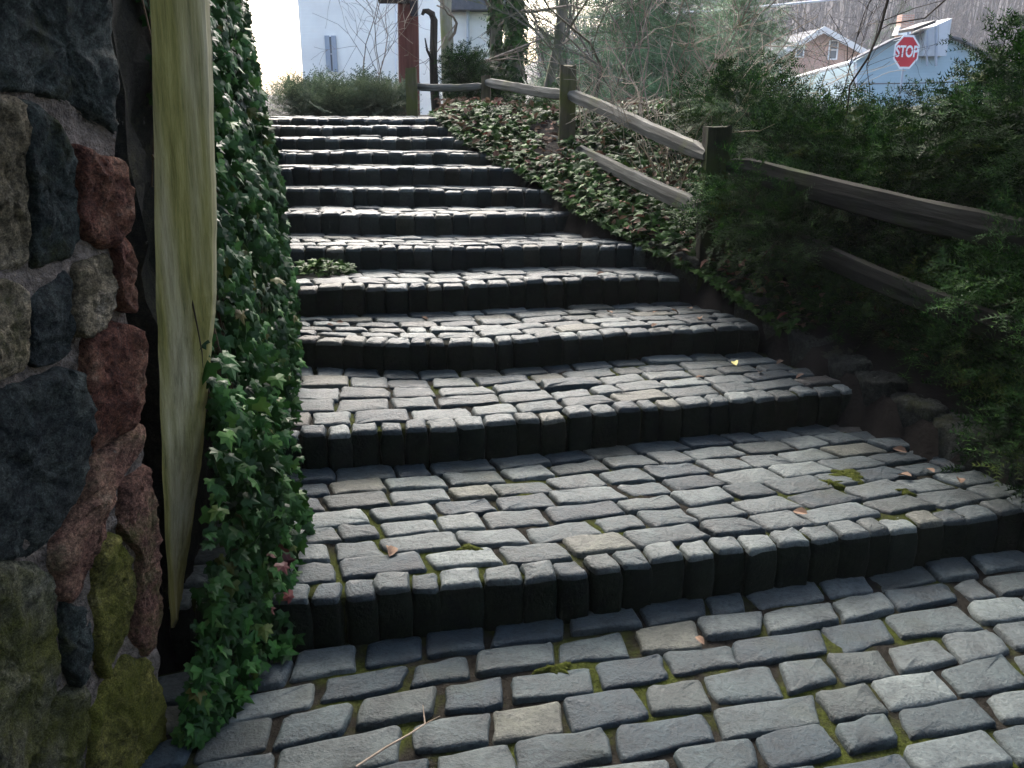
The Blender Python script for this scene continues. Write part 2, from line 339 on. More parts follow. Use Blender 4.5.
def bed(name, cf, cb, z, zb, m, parent, nv=24, amp=.006):
    """earth and moss between the stones: an uneven top with a front face"""
    nu = 80; t = np.linspace(0, 1, nu); A, B = cat(cf, t), cat(cb, t); mb = MB(); V = []
    for j in range(nv):
        P = A+(B-A)*(j/(nv-1)); V.append(np.c_[P, [z+amp*2.2*mn.noise((x*9, y*9, z*5))+amp*1.2*mn.noise((x*37, y*37, 2)) for x, y in P]])
    V = [np.c_[A, np.full(nu, zb)]]+V; V = np.concatenate(V)
    Fq = np.array([(j*nu+i, j*nu+i+1, (j+1)*nu+i+1, (j+1)*nu+i) for j in range(nv) for i in range(nu-1)])
    mb.addarr(V, Fq); return mb.build(name, m, parent, True)
# staircase: every step a part with its tread and its earth bed as sub-parts
p0 = on_z(560, 600, 0)
stair = thing('cobbled_staircase', 'long curving flight of worn grey cobbled steps climbing between ivy wall and fence', 'stairs', (0, 2.4, 0))
for i in range(12):
    z = ZS[i]; zl = ZS[i-1] if i else 0; nose = NC[i]; back = NC[i+1] if i < 11 else TOPBACK
    hb = off(nose, .105); mb = MB()
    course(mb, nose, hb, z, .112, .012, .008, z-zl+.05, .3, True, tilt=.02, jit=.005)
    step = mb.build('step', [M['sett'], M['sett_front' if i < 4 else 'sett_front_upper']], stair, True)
    lo = off(back, .02)
    gapd = np.linalg.norm(cat(lo, .5)-cat(hb, .5)); nr = max(1, round(gapd/.128)); tb = MB()
    for r in range(nr):
        cf = hb+(lo-hb)*(r/nr); cb = hb+(lo-hb)*((r+1)/nr)
        course(tb, cf, cb, z, .215, .035, .012 if i < 3 else .010, .07, rng.uniform(.1, .9), tilt=.018)
    tb.build('tread', [M['sett']], step, True)
    bed('joint_bed', off(nose, .03), off(back, .06), z-.017, zl-.06, M['joint'] if i < 2 else M['joint_dark'], step)
# lower path
path_back = extend([on_z(x, y, 0)[:2] for x, y in [(297, 656), (389, 640), (525, 620), (644, 604), (778, 586), (906, 566), (1024, 549)]], .5, .9)
pb = resample(path_back, 80)
lowb = bed('path', pb+np.array([.25, -4.0]), off(pb, .05), -.018, -.2, M['joint'], None, 160, .0042); tag(lowb, kind='structure')
mb = MB(); acc = 0.02
back = off(pb, acc)
for r in range(26):
    w = rng.normal(.132, .008); fr = back+np.array([w*.06, -w*1.02])
    course(mb, fr, back, 0, .23, .035, .017, .07, rng.uniform(.1, .9), jit=.008, tilt=.02); back = fr
pv = mb.build('paving', [M['sett']], lowb, True); tag(pv, kind='structure')
# ------------------------------------------------------------------ terrain
RE = np.array([[2.75, 1.2, 0], [2.45, 2.2, 0], [2.02, 2.95, .16], [1.62, 3.73, .32], [1.35, 4.45, .46], [1.13, 4.85, .6], [.75, 5.28, .74], [.45, 5.7, .86], [.24, 6.1, .98],
               [-.02, 6.45, 1.09], [-.22, 6.8, 1.18], [-.4, 7.15, 1.27], [-.55, 7.5, 1.39], [-.7, 8.3, 1.4], [-.7, 12, 1.4]])
GL = np.array([[-.62, 0], [-.62, 2.0], [-.65, 2.22], [-.82, 3.17], [-.92, 3.97], [-1.14, 4.65], [-1.29, 5.15], [-1.46, 5.67], [-1.64, 6.16], [-1.8, 6.7], [-2.1, 7.9], [-2.3, 9], [-2.3, 14]])
def redge(y): return np.interp(y, RE[:, 1], RE[:, 0])
def zst(y): return np.interp(y, RE[:, 1], RE[:, 2])
def ledge(y): return np.interp(y, GL[:, 1], GL[:, 0])
def sm(a, b_, x): t = np.clip((x-a)/(b_-a), 0, 1); return t*t*(3-2*t)
def gz(x, y):
    s = zst(y); lat = x-redge(y)
    bank = s+.02+.02*sm(0, .3, lat)-.06*sm(.3, .8, lat)*sm(4.5, 5.5, y)+.12*sm(.9, 2.5, lat)
    back = 1.42+(.15-1.42)*sm(9.5, 19, y)
    bank = bank+(back-bank)*sm(8.0, 9.5, y)
    z = np.where(lat > -.05, bank, s-.22+(back-.02-s+.22)*sm(8.2, 8.6, y))
    ll = ledge(y)-x
    z = np.where((ll > .35) & (y > 1.6), z+(1.35-z)*sm(.35, .6, ll)*(1-sm(8.6, 12, y)), z)
    return z+.02*np.sin(x*3.1+y*1.7)*sm(0, .3, lat)
def axis(lo, hi, st, far):
    a = np.arange(lo, hi+1e-6, st); g = []; d = st; p = hi
    while p < far: d *= 1.25; p += d; g.append(p)
    h = []; d = st; p = lo
    while p > -far: d *= 1.25; p -= d; h.append(p)
    return np.r_[h[::-1], a, g]
xs, ys = axis(-3.2, 5.2, .09, 420), axis(-1.5, 11, .1, 420)
X, Y = np.meshgrid(xs, ys); Z = gz(X, Y); nx, ny = len(xs), len(ys)
mb = MB(); mb.addarr(np.c_[X.ravel(), Y.ravel(), Z.ravel()], np.array([(j*nx+i, j*nx+i+1, (j+1)*nx+i+1, (j+1)*nx+i) for j in range(ny-1) for i in range(nx-1)]))
tag(mb.build('ground', M['soil'], None, True), kind='structure')
def window(parent, c, w, h, R=np.eye(3), shut=False):
    mb = MB(); fw = w*.16
    for s, (dx, dz, sx, sz) in enumerate([(-w/2, 0, fw, h+fw), (w/2, 0, fw, h+fw), (0, h/2, w-fw, fw), (0, -h/2, w-fw, fw), (0, 0, w-fw, fw*.6)]): box(mb, np.array(c)+R@np.array([dx, -.04, dz]), (sx, .08, sz), R)
    f = mb.build('window', M['white'], parent); mb = MB(); box(mb, np.array(c)+R@np.array([0, .0, 0]), (w-fw*.8, .03, h-fw*.5), R); mb.build('pane', M['glass'], f); return f
# ------------------------------------------------------------------ rough stones
def fbm(p, o=4):
    return mn.fractal(Vector(p), 1.0, 2.0, o)
def stone_face(mb, poly, nrm, thick, bulge, rough, seed, m=0):
    """poly: outline on the wall plane (3D, in order); grows a bulging rough boulder face with depth"""
    P = np.asarray(poly, float); n = len(P); nrm = nrm/np.linalg.norm(nrm); out = []
    for k in range(n):
        a, b_ = P[k], P[(k+1) % n]; q = max(2, int(np.linalg.norm(b_-a)/.012))
        for s in range(q): out.append(a+(b_-a)*s/q)
    P = np.array(out)
    for _ in range(2): P = (np.roll(P, 1, 0)+P*2+np.roll(P, -1, 0))/4
    c = P.mean(0); n = len(P); R = []
    tl = rng.normal(0, .07, 3)
    for s, h in [(1.0, -thick), (1.0, -.01), (.992, .3), (.972, .62), (.94, .86), (.89, .97), (.81, 1.0), (.71, 1.0), (.6, 1.0), (.49, 1.0), (.37, 1.0), (.25, 1.0), (.14, 1.0), (.06, 1)]:
        hh = h*bulge if h > 0 else h; ring = c+(P-c)*s+nrm*hh
        for k in range(n):
            p = ring[k]; d = fbm(p*9+seed, 3)*rough*.6+(.5-abs(fbm(p*17+seed*2, 4)))*rough*.55+fbm(p*60+seed, 3)*rough*.3
            t = np.array([fbm(p*18+seed+9, 3), fbm(p*18+seed+19, 3), fbm(p*18+seed+29, 3)])*.006
            ring[k] = p+nrm*(d*(.3 if h <= .3 else 1)+(np.dot(p-c, tl) if h > .5 else 0))+t
        R.append(ring)
    V = np.concatenate(R+[[R[-1].mean(0)]]); k = len(R)
    mb.addarr(V, np.array([(i*n+j, i*n+(j+1) % n, (i+1)*n+(j+1) % n, (i+1)*n+j) for i in range(k-1) for j in range(n)]), m)
    mb.addarr(np.zeros((0, 3)), np.array([((k-1)*n+j, (k-1)*n+(j+1) % n, k*n) for j in range(n)])-len(V)*1, m) if False else mb.f.setdefault((3, m), []).append(np.array([((k-1)*n+j, (k-1)*n+(j+1) % n, k*n) for j in range(n)])+mb.n-len(V))
# near wall: measured plane, slightly leaning rubble
A_, B_, C_ = on_y(108, 100, 1.92), on_y(150, 600, 1.92), on_y(0, 384, 1.56)
WN = np.cross(B_-A_, C_-A_); WN /= np.linalg.norm(WN)
if WN[0] < 0: WN = -WN
STONES = [('rock_dark', [(-25, -30), (84, -30), (98, 12), (104, 60), (108, 140), (94, 122), (64, 108), (26, 94), (-25, 88)]),
          ('rock_tan', [(-25, 98), (0, 96), (8, 130), (14, 200), (18, 262), (-25, 268)]),
          ('rock_dark', [(4, 97), (22, 106), (44, 128), (60, 165), (68, 232), (58, 258), (22, 266), (17, 200)]),
          ('rock_red', [(62, 142), (78, 152), (108, 160), (115, 182), (115, 232), (95, 248), (72, 236), (67, 190)]),
          ('rock_tan', [(-25, 276), (2, 280), (14, 288), (16, 330), (13, 366), (-25, 380)]),
          ('rock_blue', [(20, 300), (42, 276), (60, 268), (61, 350), (46, 362), (20, 364)]),
          ('rock_tan', [(63, 268), (84, 256), (101, 252), (103, 300), (90, 325), (68, 336), (63, 330)]),
          ('rock_red', [(104, 236), (116, 234), (121, 296), (122, 312), (106, 304)]),
          ('rock_red', [(72, 350), (84, 336), (104, 322), (125, 330), (129, 400), (121, 424), (98, 440), (82, 452), (74, 415)]),
          ('rock_blue', [(-25, 388), (20, 380), (46, 370), (66, 372), (72, 420), (69, 480), (54, 512), (20, 556), (-25, 560)]),
          ('rock_pink', [(98, 446), (132, 424), (132, 446), (106, 472), (84, 535), (60, 600), (47, 590), (42, 545), (70, 500), (80, 462)]),
          ('rock_olive', [(83, 562), (92, 540), (104, 532), (126, 566), (118, 640), (96, 676), (84, 640)]),
          ('rock_pink', [(112, 486), (138, 466), (146, 540), (150, 620), (138, 652), (124, 640), (130, 555), (108, 524)]),
          ('rock_grey', [(-25, 566), (12, 562), (42, 574), (51, 640), (46, 690), (24, 742), (-25, 800)]),
          ('rock_dark', [(52, 596), (66, 606), (80, 606), (82, 660), (64, 686), (52, 650)]),
          ('rock_grey', [(16, 800), (28, 748), (50, 694), (72, 680), (80, 704), (74, 800)]),
          ('rock_olive', [(80, 800), (84, 704), (100, 684), (118, 656), (144, 660), (152, 700), (154, 800)])]
wall = thing('stone_wall', 'rough rubble wall of dark and red stones at the left edge with pinkish mortar', 'wall', (-1.3, 1.2, 0))
PLABEL = {'rock_red': 'rust red sandstone block', 'rock_pink': 'crumbling pink stone streaked with algae', 'rock_olive': 'stone coated in olive green algae', 'rock_blue': 'dark blue grey stone block', 'rock_tan': 'tan stone block'}
for k, (mt, pl) in enumerate(STONES):
    pl = np.array(pl, float); pc = pl.mean(0); pl = pc+(pl-pc)*np.array([1.07, 1.065])
    mb = MB(); stone_face(mb, [on_plane(x, y, A_, WN) for x, y in pl], WN, .12, rng.uniform(.030, .042), .024, k*7.3)
    o = mb.build('stone', M[mt], wall, True)
    if mt in PLABEL: o['label'] = PLABEL[mt]
# wall plane axes: s along the wall (towards the camera and behind it), t up the leaning face
UPV = (A_-B_)/np.linalg.norm(A_-B_); SV = np.cross(WN, UPV); SV /= np.linalg.norm(SV)
if SV[1] > 0: SV = -SV
s0 = np.dot(on_plane(-25, 384, A_, WN)-A_, SV)
zA = A_[2]
for kk in range(46):
    r, cidx = divmod(kk, 6)
    if r > 7: break
    t0 = -1.62+r*.285; s_ = s0+.02+cidx*.36+(.14 if r % 2 else 0)
    j = lambda: rng.normal(0, .02)
    q = [(s_+j(), t0+j()), (s_+.17+j(), t0-.01+j()), (s_+.34+j(), t0+j()), (s_+.345+j(), t0+.14+j()), (s_+.33+j(), t0+.262+j()), (s_+.15+j(), t0+.27+j()), (s_+.01+j(), t0+.26+j()), (s_-.005+j(), t0+.13+j())]
    mb = MB(); stone_face(mb, [A_+SV*a+UPV*b_ for a, b_ in q], WN, .1, .04, .016, kk*3.1+50)
    mb.build('stone', M[['rock_dark', 'rock_tan', 'rock_blue', 'rock_red', 'rock_grey'][kk % 5]], wall, True)
for r in range(2):   # top courses above the frame
    for cidx in range(2):
        t0 = np.dot(on_plane(50, -38, A_, WN)-A_, UPV)+.01+r*.27; s_ = np.dot(on_plane(98, 0, A_, WN)-A_, SV)+cidx*.2
        q = [(s_, t0), (s_+.19, t0), (s_+.185, t0+.13), (s_+.18, t0+.255), (s_+.01, t0+.25), (s_, t0+.12)]
        mb = MB(); stone_face(mb, [A_+SV*a+UPV*b_ for a, b_ in q], WN, .1, .04, .016, r*5+cidx+90); mb.build('stone', M['rock_dark'], wall, True)
mb = MB()
e0 = A_+SV*.012; 
def core(s, t, d): return A_+SV*s+UPV*t-WN*d
tlo, thi = -1.95, .72
def slab(mb, s0_, s1_, d0, d1, t0=tlo, t1=thi):
    q = [core(s, t, d) for t in (t0, t1) for d in (d0, d1) for s in (s0_, s1_)]
    mb.add(q, [(0, 2, 3, 1), (4, 5, 7, 6), (0, 1, 5, 4), (2, 6, 7, 3), (0, 4, 6, 2), (1, 3, 7, 5)])
ns, nt_ = 70, 110; G = []
for j in range(nt_):
    for i in range(ns):
        s = .012+(s0+2.3)*i/(ns-1); t = tlo+(thi-tlo)*j/(nt_-1); p = core(s, t, .0)
        G.append(p+WN*(.016*fbm(p*14, 5)+.006*fbm(p*70, 3)+.014))
mb.addarr(np.array(G), np.array([(j*ns+i, j*ns+i+1, (j+1)*ns+i+1, (j+1)*ns+i) for j in range(nt_-1) for i in range(ns-1)]))
mb.build('mortar', M['mortar'], wall, True); mb = MB(); slab(mb, .014, s0+2.3, .02, .5); mb.build('core', M['mortar_dark'], wall)
# far ivy-covered retaining wall
WL = [(x-.33, y) for x, y in GL if 2.1 < y < 8.6]; WL = np.array([(WL[0][0]-.02, 2.36)]+[q for q in WL if q[1] > 2.5])
wl = resample(WL, 60)
rw = thing('retaining_wall', 'dark mossy retaining wall buried under ivy along the left of the steps', 'wall', (wl[0][0], wl[0][1], 0))
mb = MB(); nh = 36; V = []
for t in range(nh):
    for i, (x, y) in enumerate(wl):
        z = -.2+t*(2.75)/(nh-1); d = .05*fbm((x*5, y*5, z*5), 5)+.02*fbm((x*22, y*22, z*22), 3)
        V.append((x+d, y-.25*d, z))
n_ = len(wl)
mb.addarr(np.array(V), np.array([(j*n_+i, j*n_+i+1, (j+1)*n_+i+1, (j+1)*n_+i) for j in range(nh-1) for i in range(n_-1)]))
fr = np.array(V).reshape(nh, n_, 3)
for end in (0, -1):   # end faces and the back
    a = fr[:, end]; bk = a+np.array([-.55, 0, 0])
    VV = np.concatenate([a, bk]); mb.addarr(VV, np.array([(j, j+1, nh+j+1, nh+j) for j in range(nh-1)]))
a = fr[-1]; VV = np.concatenate([a, a+np.array([-.55, 0, 0])]); mb.addarr(VV, np.array([(j, j+1, n_+j+1, n_+j) for j in range(n_-1)]))
c0, c1 = fr[0]+np.array([-.55, 0, 0]), fr[-1]+np.array([-.55, 0, 0]); VV = np.concatenate([c0, c1]); mb.addarr(VV, np.array([(j, j+1, n_+j+1, n_+j) for j in range(n_-1)]))
mb.build('rubble_face', M['mortar_dark'], rw, True)
mb = MB(); a = fr[-1]+np.array([-.28, 0, .06])
for k in range(0, n_-3, 3):
    d = a[k+3]-a[k]; box(mb, (a[k]+a[k+3])/2, (.62, np.linalg.norm(d)*.96, .12), rz(math.atan2(d[1], d[0])-math.pi/2), jit=.012)
mb.build('coping', M['rock_dark'], rw)
# unseen stone house, added behind the viewer to keep sky light off the risers
sh = thing('sky_blocker_house', 'unseen dark stone house added to block sky light behind the viewer', 'house', (1, -4.2, 0)); mb = MB()
box(mb, (1.0, -6.2, 4.2), (17, 4, 9)); mb.build('wall', M['rock_dark'], sh); mb = MB(); box(mb, (1.0, -6.2, 8.85), (17.8, 4.8, .3)); mb.build('roof', M['roof'], sh)
for wx in (-4.2, 3.6): window(sh, (wx, -4.19, 3.2), 1.0, 1.6, rz(math.pi))
# ------------------------------------------------------------------ plank on the left
PL = [(-40, 143, 203), (0, 149, 204), (100, 152, 208), (200, 154, 211), (290, 155, 212), (330, 157, 209), (372, 158, 205), (430, 160, 200), (480, 162, 195), (540, 165, 186), (590, 168, 179), (628, 170, 174)]
pk = thing('weathered_plank', 'tall weathered board green with algae, tapering to a point, standing against ivy', 'board', tuple(on_y(172, 628, 2.2)))
mb = MB(); fr_, bk_ = [], []
ps = []
for k in range(len(PL)-1):
    for s in range(6):
        f = s/6; ps.append(tuple(PL[k][i]+(PL[k+1][i]-PL[k][i])*f for i in range(3)))
ps.append(PL[-1]); nc = 9; V = []
for q, (y, l, r) in enumerate(ps):
    L_, R_ = on_y(l+math.sin(q*.9)*.4, y, 2.12), on_y(r+math.sin(q*.7+1)*.4+math.sin(q*2.3)*.3, y, 2.25)
    for c in range(nc):
        t = c/(nc-1); p = L_+(R_-L_)*t
        p[1] += .005*(abs(t-.5)*2)**4+.0015*math.sin(t*31+math.sin(q*.2)*2); V.append(p)
    for c in range(nc)[::-1]:
        t = c/(nc-1); p = L_+(R_-L_)*t; p[1] += .042; V.append(p)
w_ = 2*nc; k = len(ps)
mb.addarr(np.array(V), np.array([(i*w_+j, i*w_+(j+1) % w_, (i+1)*w_+(j+1) % w_, (i+1)*w_+j) for i in range(k-1) for j in range(w_)]))
mb.add(np.array(V[:w_]), [tuple(range(w_))]); mb.add(np.array(V[-w_:]), [tuple(range(w_))[::-1]])
mb.build('board', M['plank'], pk)
mb = MB()   # split running down the lower half
cr = [on_y(x, y, 2.205) for x, y in [(186, 262), (189, 285), (194, 310), (198, 330), (202, 352), (203, 368)]]
tube(mb, cr, [.0012, .002, .0025, .0022, .002, .001], 4); mb.build('crack', M['bark_dark'], pk)
# ------------------------------------------------------------------ leaves
def sm_(a, b_, x): t = np.clip((x-a)/(b_-a), 0, 1); return t*t*(3-2*t)
def ivy_leaf():
    o = [(0, 0), (.30, -.14), (.52, .05), (.36, .22), (.46, .52), (.2, .5), (0, 1.0), (-.2, .5), (-.46, .52), (-.36, .22), (-.52, .05), (-.30, -.14)]
    v = [(0, .3, .06)]+[(x, y, -.16*abs(x)-.12*(y-.3)**2) for x, y in o]; v = np.array(v)
    n = len(o); return v-[0, .1, 0], np.array([(0, i+1, (i+1) % n+1) for i in range(n)])
IV, IF = ivy_leaf()
def oval_leaf():
    o = [(0, 0), (.22, .2), (.3, .5), (.18, .8), (0, 1), (-.18, .8), (-.3, .5), (-.22, .2)]
    v = [(0, .5, .0)]+[(x, y, .22*abs(x)+.1*math.sin(y*4)) for x, y in o]; n = len(o)
    return np.array(v)-[0, .5, 0], np.array([(0, i+1, (i+1) % n+1) for i in range(n)])
OV, OF = oval_leaf()
# ivy on the wall
iv = thing('ivy', 'thick curtain of dark green ivy hanging over the wall left of the steps', 'ivy', (-.8, 3, 0))
mb = MB(); Nn = 20000
u = rng.random(Nn); y = 2.12+(7.9-2.12)*u**1.75
topz = np.interp(y, [2, 4, 6, 7, 7.9], [2.7, 2.7, 2.65, 2.6, 2.45])
zg = zst(y+.35); t = rng.random(Nn)**1.15; z = zg-.1+(topz-zg+.1)*t
g = ledge(y); bul = np.interp(z-zg, [0, .35, .8, 1.4, 2.2], [.22, .22, .18, .11, .06])+.04*np.array([mn.noise((a*2.3, b_*2.3, 3)) for a, b_ in zip(y, z)])
lay = rng.random(Nn)**.5; x = g-.33+.03+bul*lay
nearf = np.clip((2.75-y)/.6, 0, 1); x = np.where(z > .5, x-.10*nearf*np.clip((z-.5)/.8, 0, 1), x)
sc = (.028+.040*rng.random(Nn)**1.3)*np.interp(y, [2, 4, 8], [1, 1, 1.25])
dirs = np.c_[rng.normal(.15, .5, Nn), rng.normal(-.25, .45, Nn), -1+rng.normal(0, .35, Nn)]
spin = np.tile([.75, -.5, .55], (Nn, 1))
R = rot_rand(Nn, dirs, spin, .45)*sc[:, None, None]
keep = (y > 2.24) & ~((y < 2.6) & (x < -.84)) & ~((y < 2.35) & (x > -.66-.05*np.clip(z, 0, 1.2)))
mb.inst(IV, IF, R[keep], np.c_[x, y, z][keep])
n3 = 1100; y = rng.uniform(1.85, 2.75, n3); t = rng.random(n3); z = .02+.75*t**1.6*sm_(1.8, 2.2, y); x = np.interp(y, [1.85, 2.2, 2.75], [-.86, -.80, -.80])+rng.random(n3)**.8*np.interp(y, [1.85, 2.1, 2.3, 2.75], [.06, .11, .17, .13])*(1-.5*t)
mb.inst(IV, IF, rot_rand(n3, np.c_[rng.normal(.2, .5, n3), rng.normal(-.4, .5, n3), -.7+rng.normal(0, .4, n3)], np.tile([.4, -.6, .7], (n3, 1)), .45)*rng.uniform(.03, .06, n3)[:, None, None], np.c_[x, y, z])
mb.build('foliage', M['ivy'], iv)
mb = MB()
for k in range(70):
    y0 = 2.55+5.2*random.random()**1.6; z0 = zst(y0+.3)+random.uniform(0, .3); pts = []; yy = y0
    for s in range(9):
        zz = z0+s*random.uniform(.14, .25); yy += random.gauss(0, .05); b_ = np.interp(zz-z0, [0, .5, 1, 2], [.14, .12, .07, .03])
        pts.append((ledge(yy)-.33+b_+random.gauss(0, .02), yy, min(zz, 2.5)))
    tube(mb, pts, np.linspace(.006, .002, 9), 4)
mb.build('stems', M['stem'], iv)
mb = MB(); n2 = 16; yy = rng.uniform(2.15, 2.5, n2); mb.inst(IV, IF, rot_rand(n2, rng.normal(0, 1, (n2, 3))*[1, 1, .4], np.tile([.3, -.5, .9], (n2, 1)), .3)*.045, np.c_[ledge(yy)-rng.uniform(-.02, .2, n2), yy, rng.uniform(.02, .35, n2)])
mb.build('red_leaves', M['red_leaf'], iv)
# ivy tuft on the step
def tuft(name, label, c, rx, ry, h, n, size, mtl, cat_='ivy', grp=None):
    th = thing(name, label, cat_, tuple(c), grp); mb = MB()
    a = rng.uniform(0, 6.28, n); r = np.sqrt(rng.random(n)); zz = rng.random(n)*h*(1-r*.6)
    L = np.c_[c[0]+np.cos(a)*r*rx, c[1]+np.sin(a)*r*ry, c[2]+.01+zz]
    d = np.c_[np.cos(a), np.sin(a), rng.normal(-.1, .4, n)]
    mb.inst(IV, IF, rot_rand(n, d, np.tile([0, -.3, 1.], (n, 1)), .4)*rng.uniform(.7, 1.2, n)[:, None, None]*size, L); mb.build('foliage', mtl, th)
    mb = MB()
    for k in range(7):
        aa = k*.9; tube(mb, [c, c+np.array([math.cos(aa)*rx*.5, math.sin(aa)*ry*.5, h*.5]), c+np.array([math.cos(aa)*rx*.9, math.sin(aa)*ry*.9, h*.35])], [.003, .002, .001], 4)
    mb.build('stems', M['stem'], th); return th
tuft('ivy_tuft', 'small ivy tuft creeping onto the left end of a step', on_z(325, 270, .61)+[0, -.11, 0], .2, .09, .08, 150, .05, M['ivy_bank'])
# ivy ground cover and leaf litter on the bank
def bank_pts(n, lo, hi, y0, y1, pw=1.0):
    y = y0+(y1-y0)*rng.random(n); x = redge(y)+lo+(hi-lo)*rng.random(n)**pw; return x, y
x, y = bank_pts(15000, -.03, 2.4, 4.3, 10, 1.5); n = len(x)
z = gz(x, y)+rng.random(n)**1.3*.10*np.clip((x-redge(y))/.2+.3, .3, 1)
clump = np.array([mn.noise((a*1.6, b_*1.6, 5)) for a, b_ in zip(x, y)]); k = clump > -.5
mb = MB(); d = rng.normal(0, 1, (n, 3))*[1, 1, .45]+[-.2, -.4, -.2]
mb.inst(IV, IF, (rot_rand(n, d, np.tile([-.15, -.35, 1.], (n, 1)), .4)*rng.uniform(.035, .075, n)[:, None, None])[k], np.c_[x, y, z][k])
tag(mb.build('ivy_ground_cover', M['ivy_bank']), 'green ivy covering the bank between steps and fence', 'ground cover', kind='stuff')
xa, ya = bank_pts(1900, -.02, 2.0, 4.3, 9.5, 1.3); xb, yb = bank_pts(1500, .35, 4.0, 1.4, 4.3, 1.0); x, y = np.r_[xa, xb], np.r_[ya, yb]; n = len(x); mb = MB(); d = rng.normal(0, 1, (n, 3))*[1, 1, .35]
mb.inst(OV, OF, rot_rand(n, d, np.tile([0, -.1, 1.], (n, 1)), .4)*rng.uniform(.035, .075, n)[:, None, None], np.c_[x, y, gz(x, y)+.01+rng.random(n)**2*.13])
tag(mb.build('leaf_litter', M['dead']), 'brown dead leaves scattered over the bank', 'leaf litter', kind='stuff')
# fallen leaves on the steps
spots = [(610, 312, 2), (700, 318, 2), (600, 273.5, 3), (655, 312, 2), (655, 325, 2), (735, 363, 1), (700, 377, 1), (760, 372, 1), (330, 325, 2), (340, 322, 2), (425, 318, 2), (390, 549, 0), (392, 551, 0), (800, 512, 0), (905, 475, 0), (915, 440, 0), (885, 432, 0),
         (800, 376, 1), (780, 362, 1), (960, 480, 0), (700, 640, -1), (980, 462, 0), (900, 450, 0), (930, 470, 0), (675, 311, 2), (690, 308, 2)]
src = None
for k, (px, py, st) in enumerate(spots):
    zz = (ZS[st] if st >= 0 else 0)+.012; p = on_z(px, py, zz); big = k == 5
    if src is None or big:
        mb = MB(); mb.inst(OV, OF, np.eye(3)[None]*(.05 if not big else .06), np.zeros((1, 3)))
        o = mb.build('fallen_leaf', M['yellow_leaf'] if big else M['dead'])
        if big: tag(o, 'pale yellow leaf lying near the right end of a lower step', 'leaf')
        else: src = o; tag(o, 'small brown dead leaf fallen on the cobbled steps', 'leaf', 'dead leaves on the steps')
    else: o = src.copy(); COL.objects.link(o); s = random.uniform(.7, 1.3); o.scale = (s, s, s)
    o.location = p; o.rotation_euler = (random.gauss(0, .2), random.gauss(0, .2), random.uniform(0, 6.28))
for px, py, zz, r in [(848, 474, ZS[0], .10), (830, 483, ZS[0], .07), (902, 491, ZS[0], .06), (470, 548, ZS[0], .05), (555, 668, 0, .06)]:
    c = on_z(px, py, zz); mb = MB(); V = []; nr_, na = 9, 30
    for a_ in range(nr_):
        for b_ in range(na):
            th_ = b_*2*math.pi/na; f = a_/(nr_-1); rr = r*f*(.6+.75*mn.noise((math.cos(th_)*2.2+px, math.sin(th_)*1.6, 1)))
            X_, Y_ = c[0]+math.cos(th_)*rr*1.25, c[1]+math.sin(th_)*rr*.8; V.append((X_, Y_, zz+.009*(1-f**2)-.004*f+.006*mn.noise((X_*60, Y_*60, 3))*(1-f*.5)-.012*(f > .95)))
    mb.addarr(np.array(V), np.array([(a_*na+b_, a_*na+(b_+1) % na, (a_+1)*na+(b_+1) % na, (a_+1)*na+b_) for a_ in range(nr_-1) for b_ in range(na)]))
    tag(mb.build('moss_patch', M['moss'], None, True), 'small patch of green moss growing over the cobbles', 'moss', 'moss patches on the cobbles')
mb = MB(); q = [on_z(x, y, zz) for x, y, zz in [(356, 767, .03), (385, 748, .035), (408, 735, .04), (425, 724, .03), (440, 716, .05)]]
tube(mb, q, [.003, .003, .0025, .002, .001], 6); tube(mb, [q[3], q[3]+np.array([-.01, .05, .02])], [.0025, .001], 5)
tag(mb.build('fallen_twig', M['twig']), 'thin bare twig lying on the lower cobbles near the ivy', 'twig')
# kerb stones
dl = 0; yk = 2.75; kb = []
while yk < 5.35:
    kb.append(yk); yk += random.uniform(.17, .25)
for k, yk in enumerate(kb):
    mb = MB(); xk = redge(yk)+.09; t = np.array([redge(yk+.1)-redge(yk-.1), .2, 0]); t /= np.linalg.norm(t); s_ = np.array([t[1], -t[0], 0])
    L_ = random.uniform(.11, .16); W_ = random.uniform(.08, .10); zt = zst(yk)+random.uniform(.02, .06)
    c = np.array([xk, yk, zt-.04])
    poly = [c+t*a*L_+s_*b_*W_ for a, b_ in [(-1, -.8), (-.3, -1), (.5, -.95), (1, -.6), (1, .6), (.4, 1), (-.5, .95), (-1, .7)]]
    stone_face(mb, poly, np.array([random.gauss(0, .08), random.gauss(0, .08), 1]), .3, .05, .025, k*2.7+200)
    tag(mb.build('kerb_stone', M['kerb'], None, True), 'rough kerb stone edging the right side of the steps', 'kerb stone', 'kerb stones along the steps')
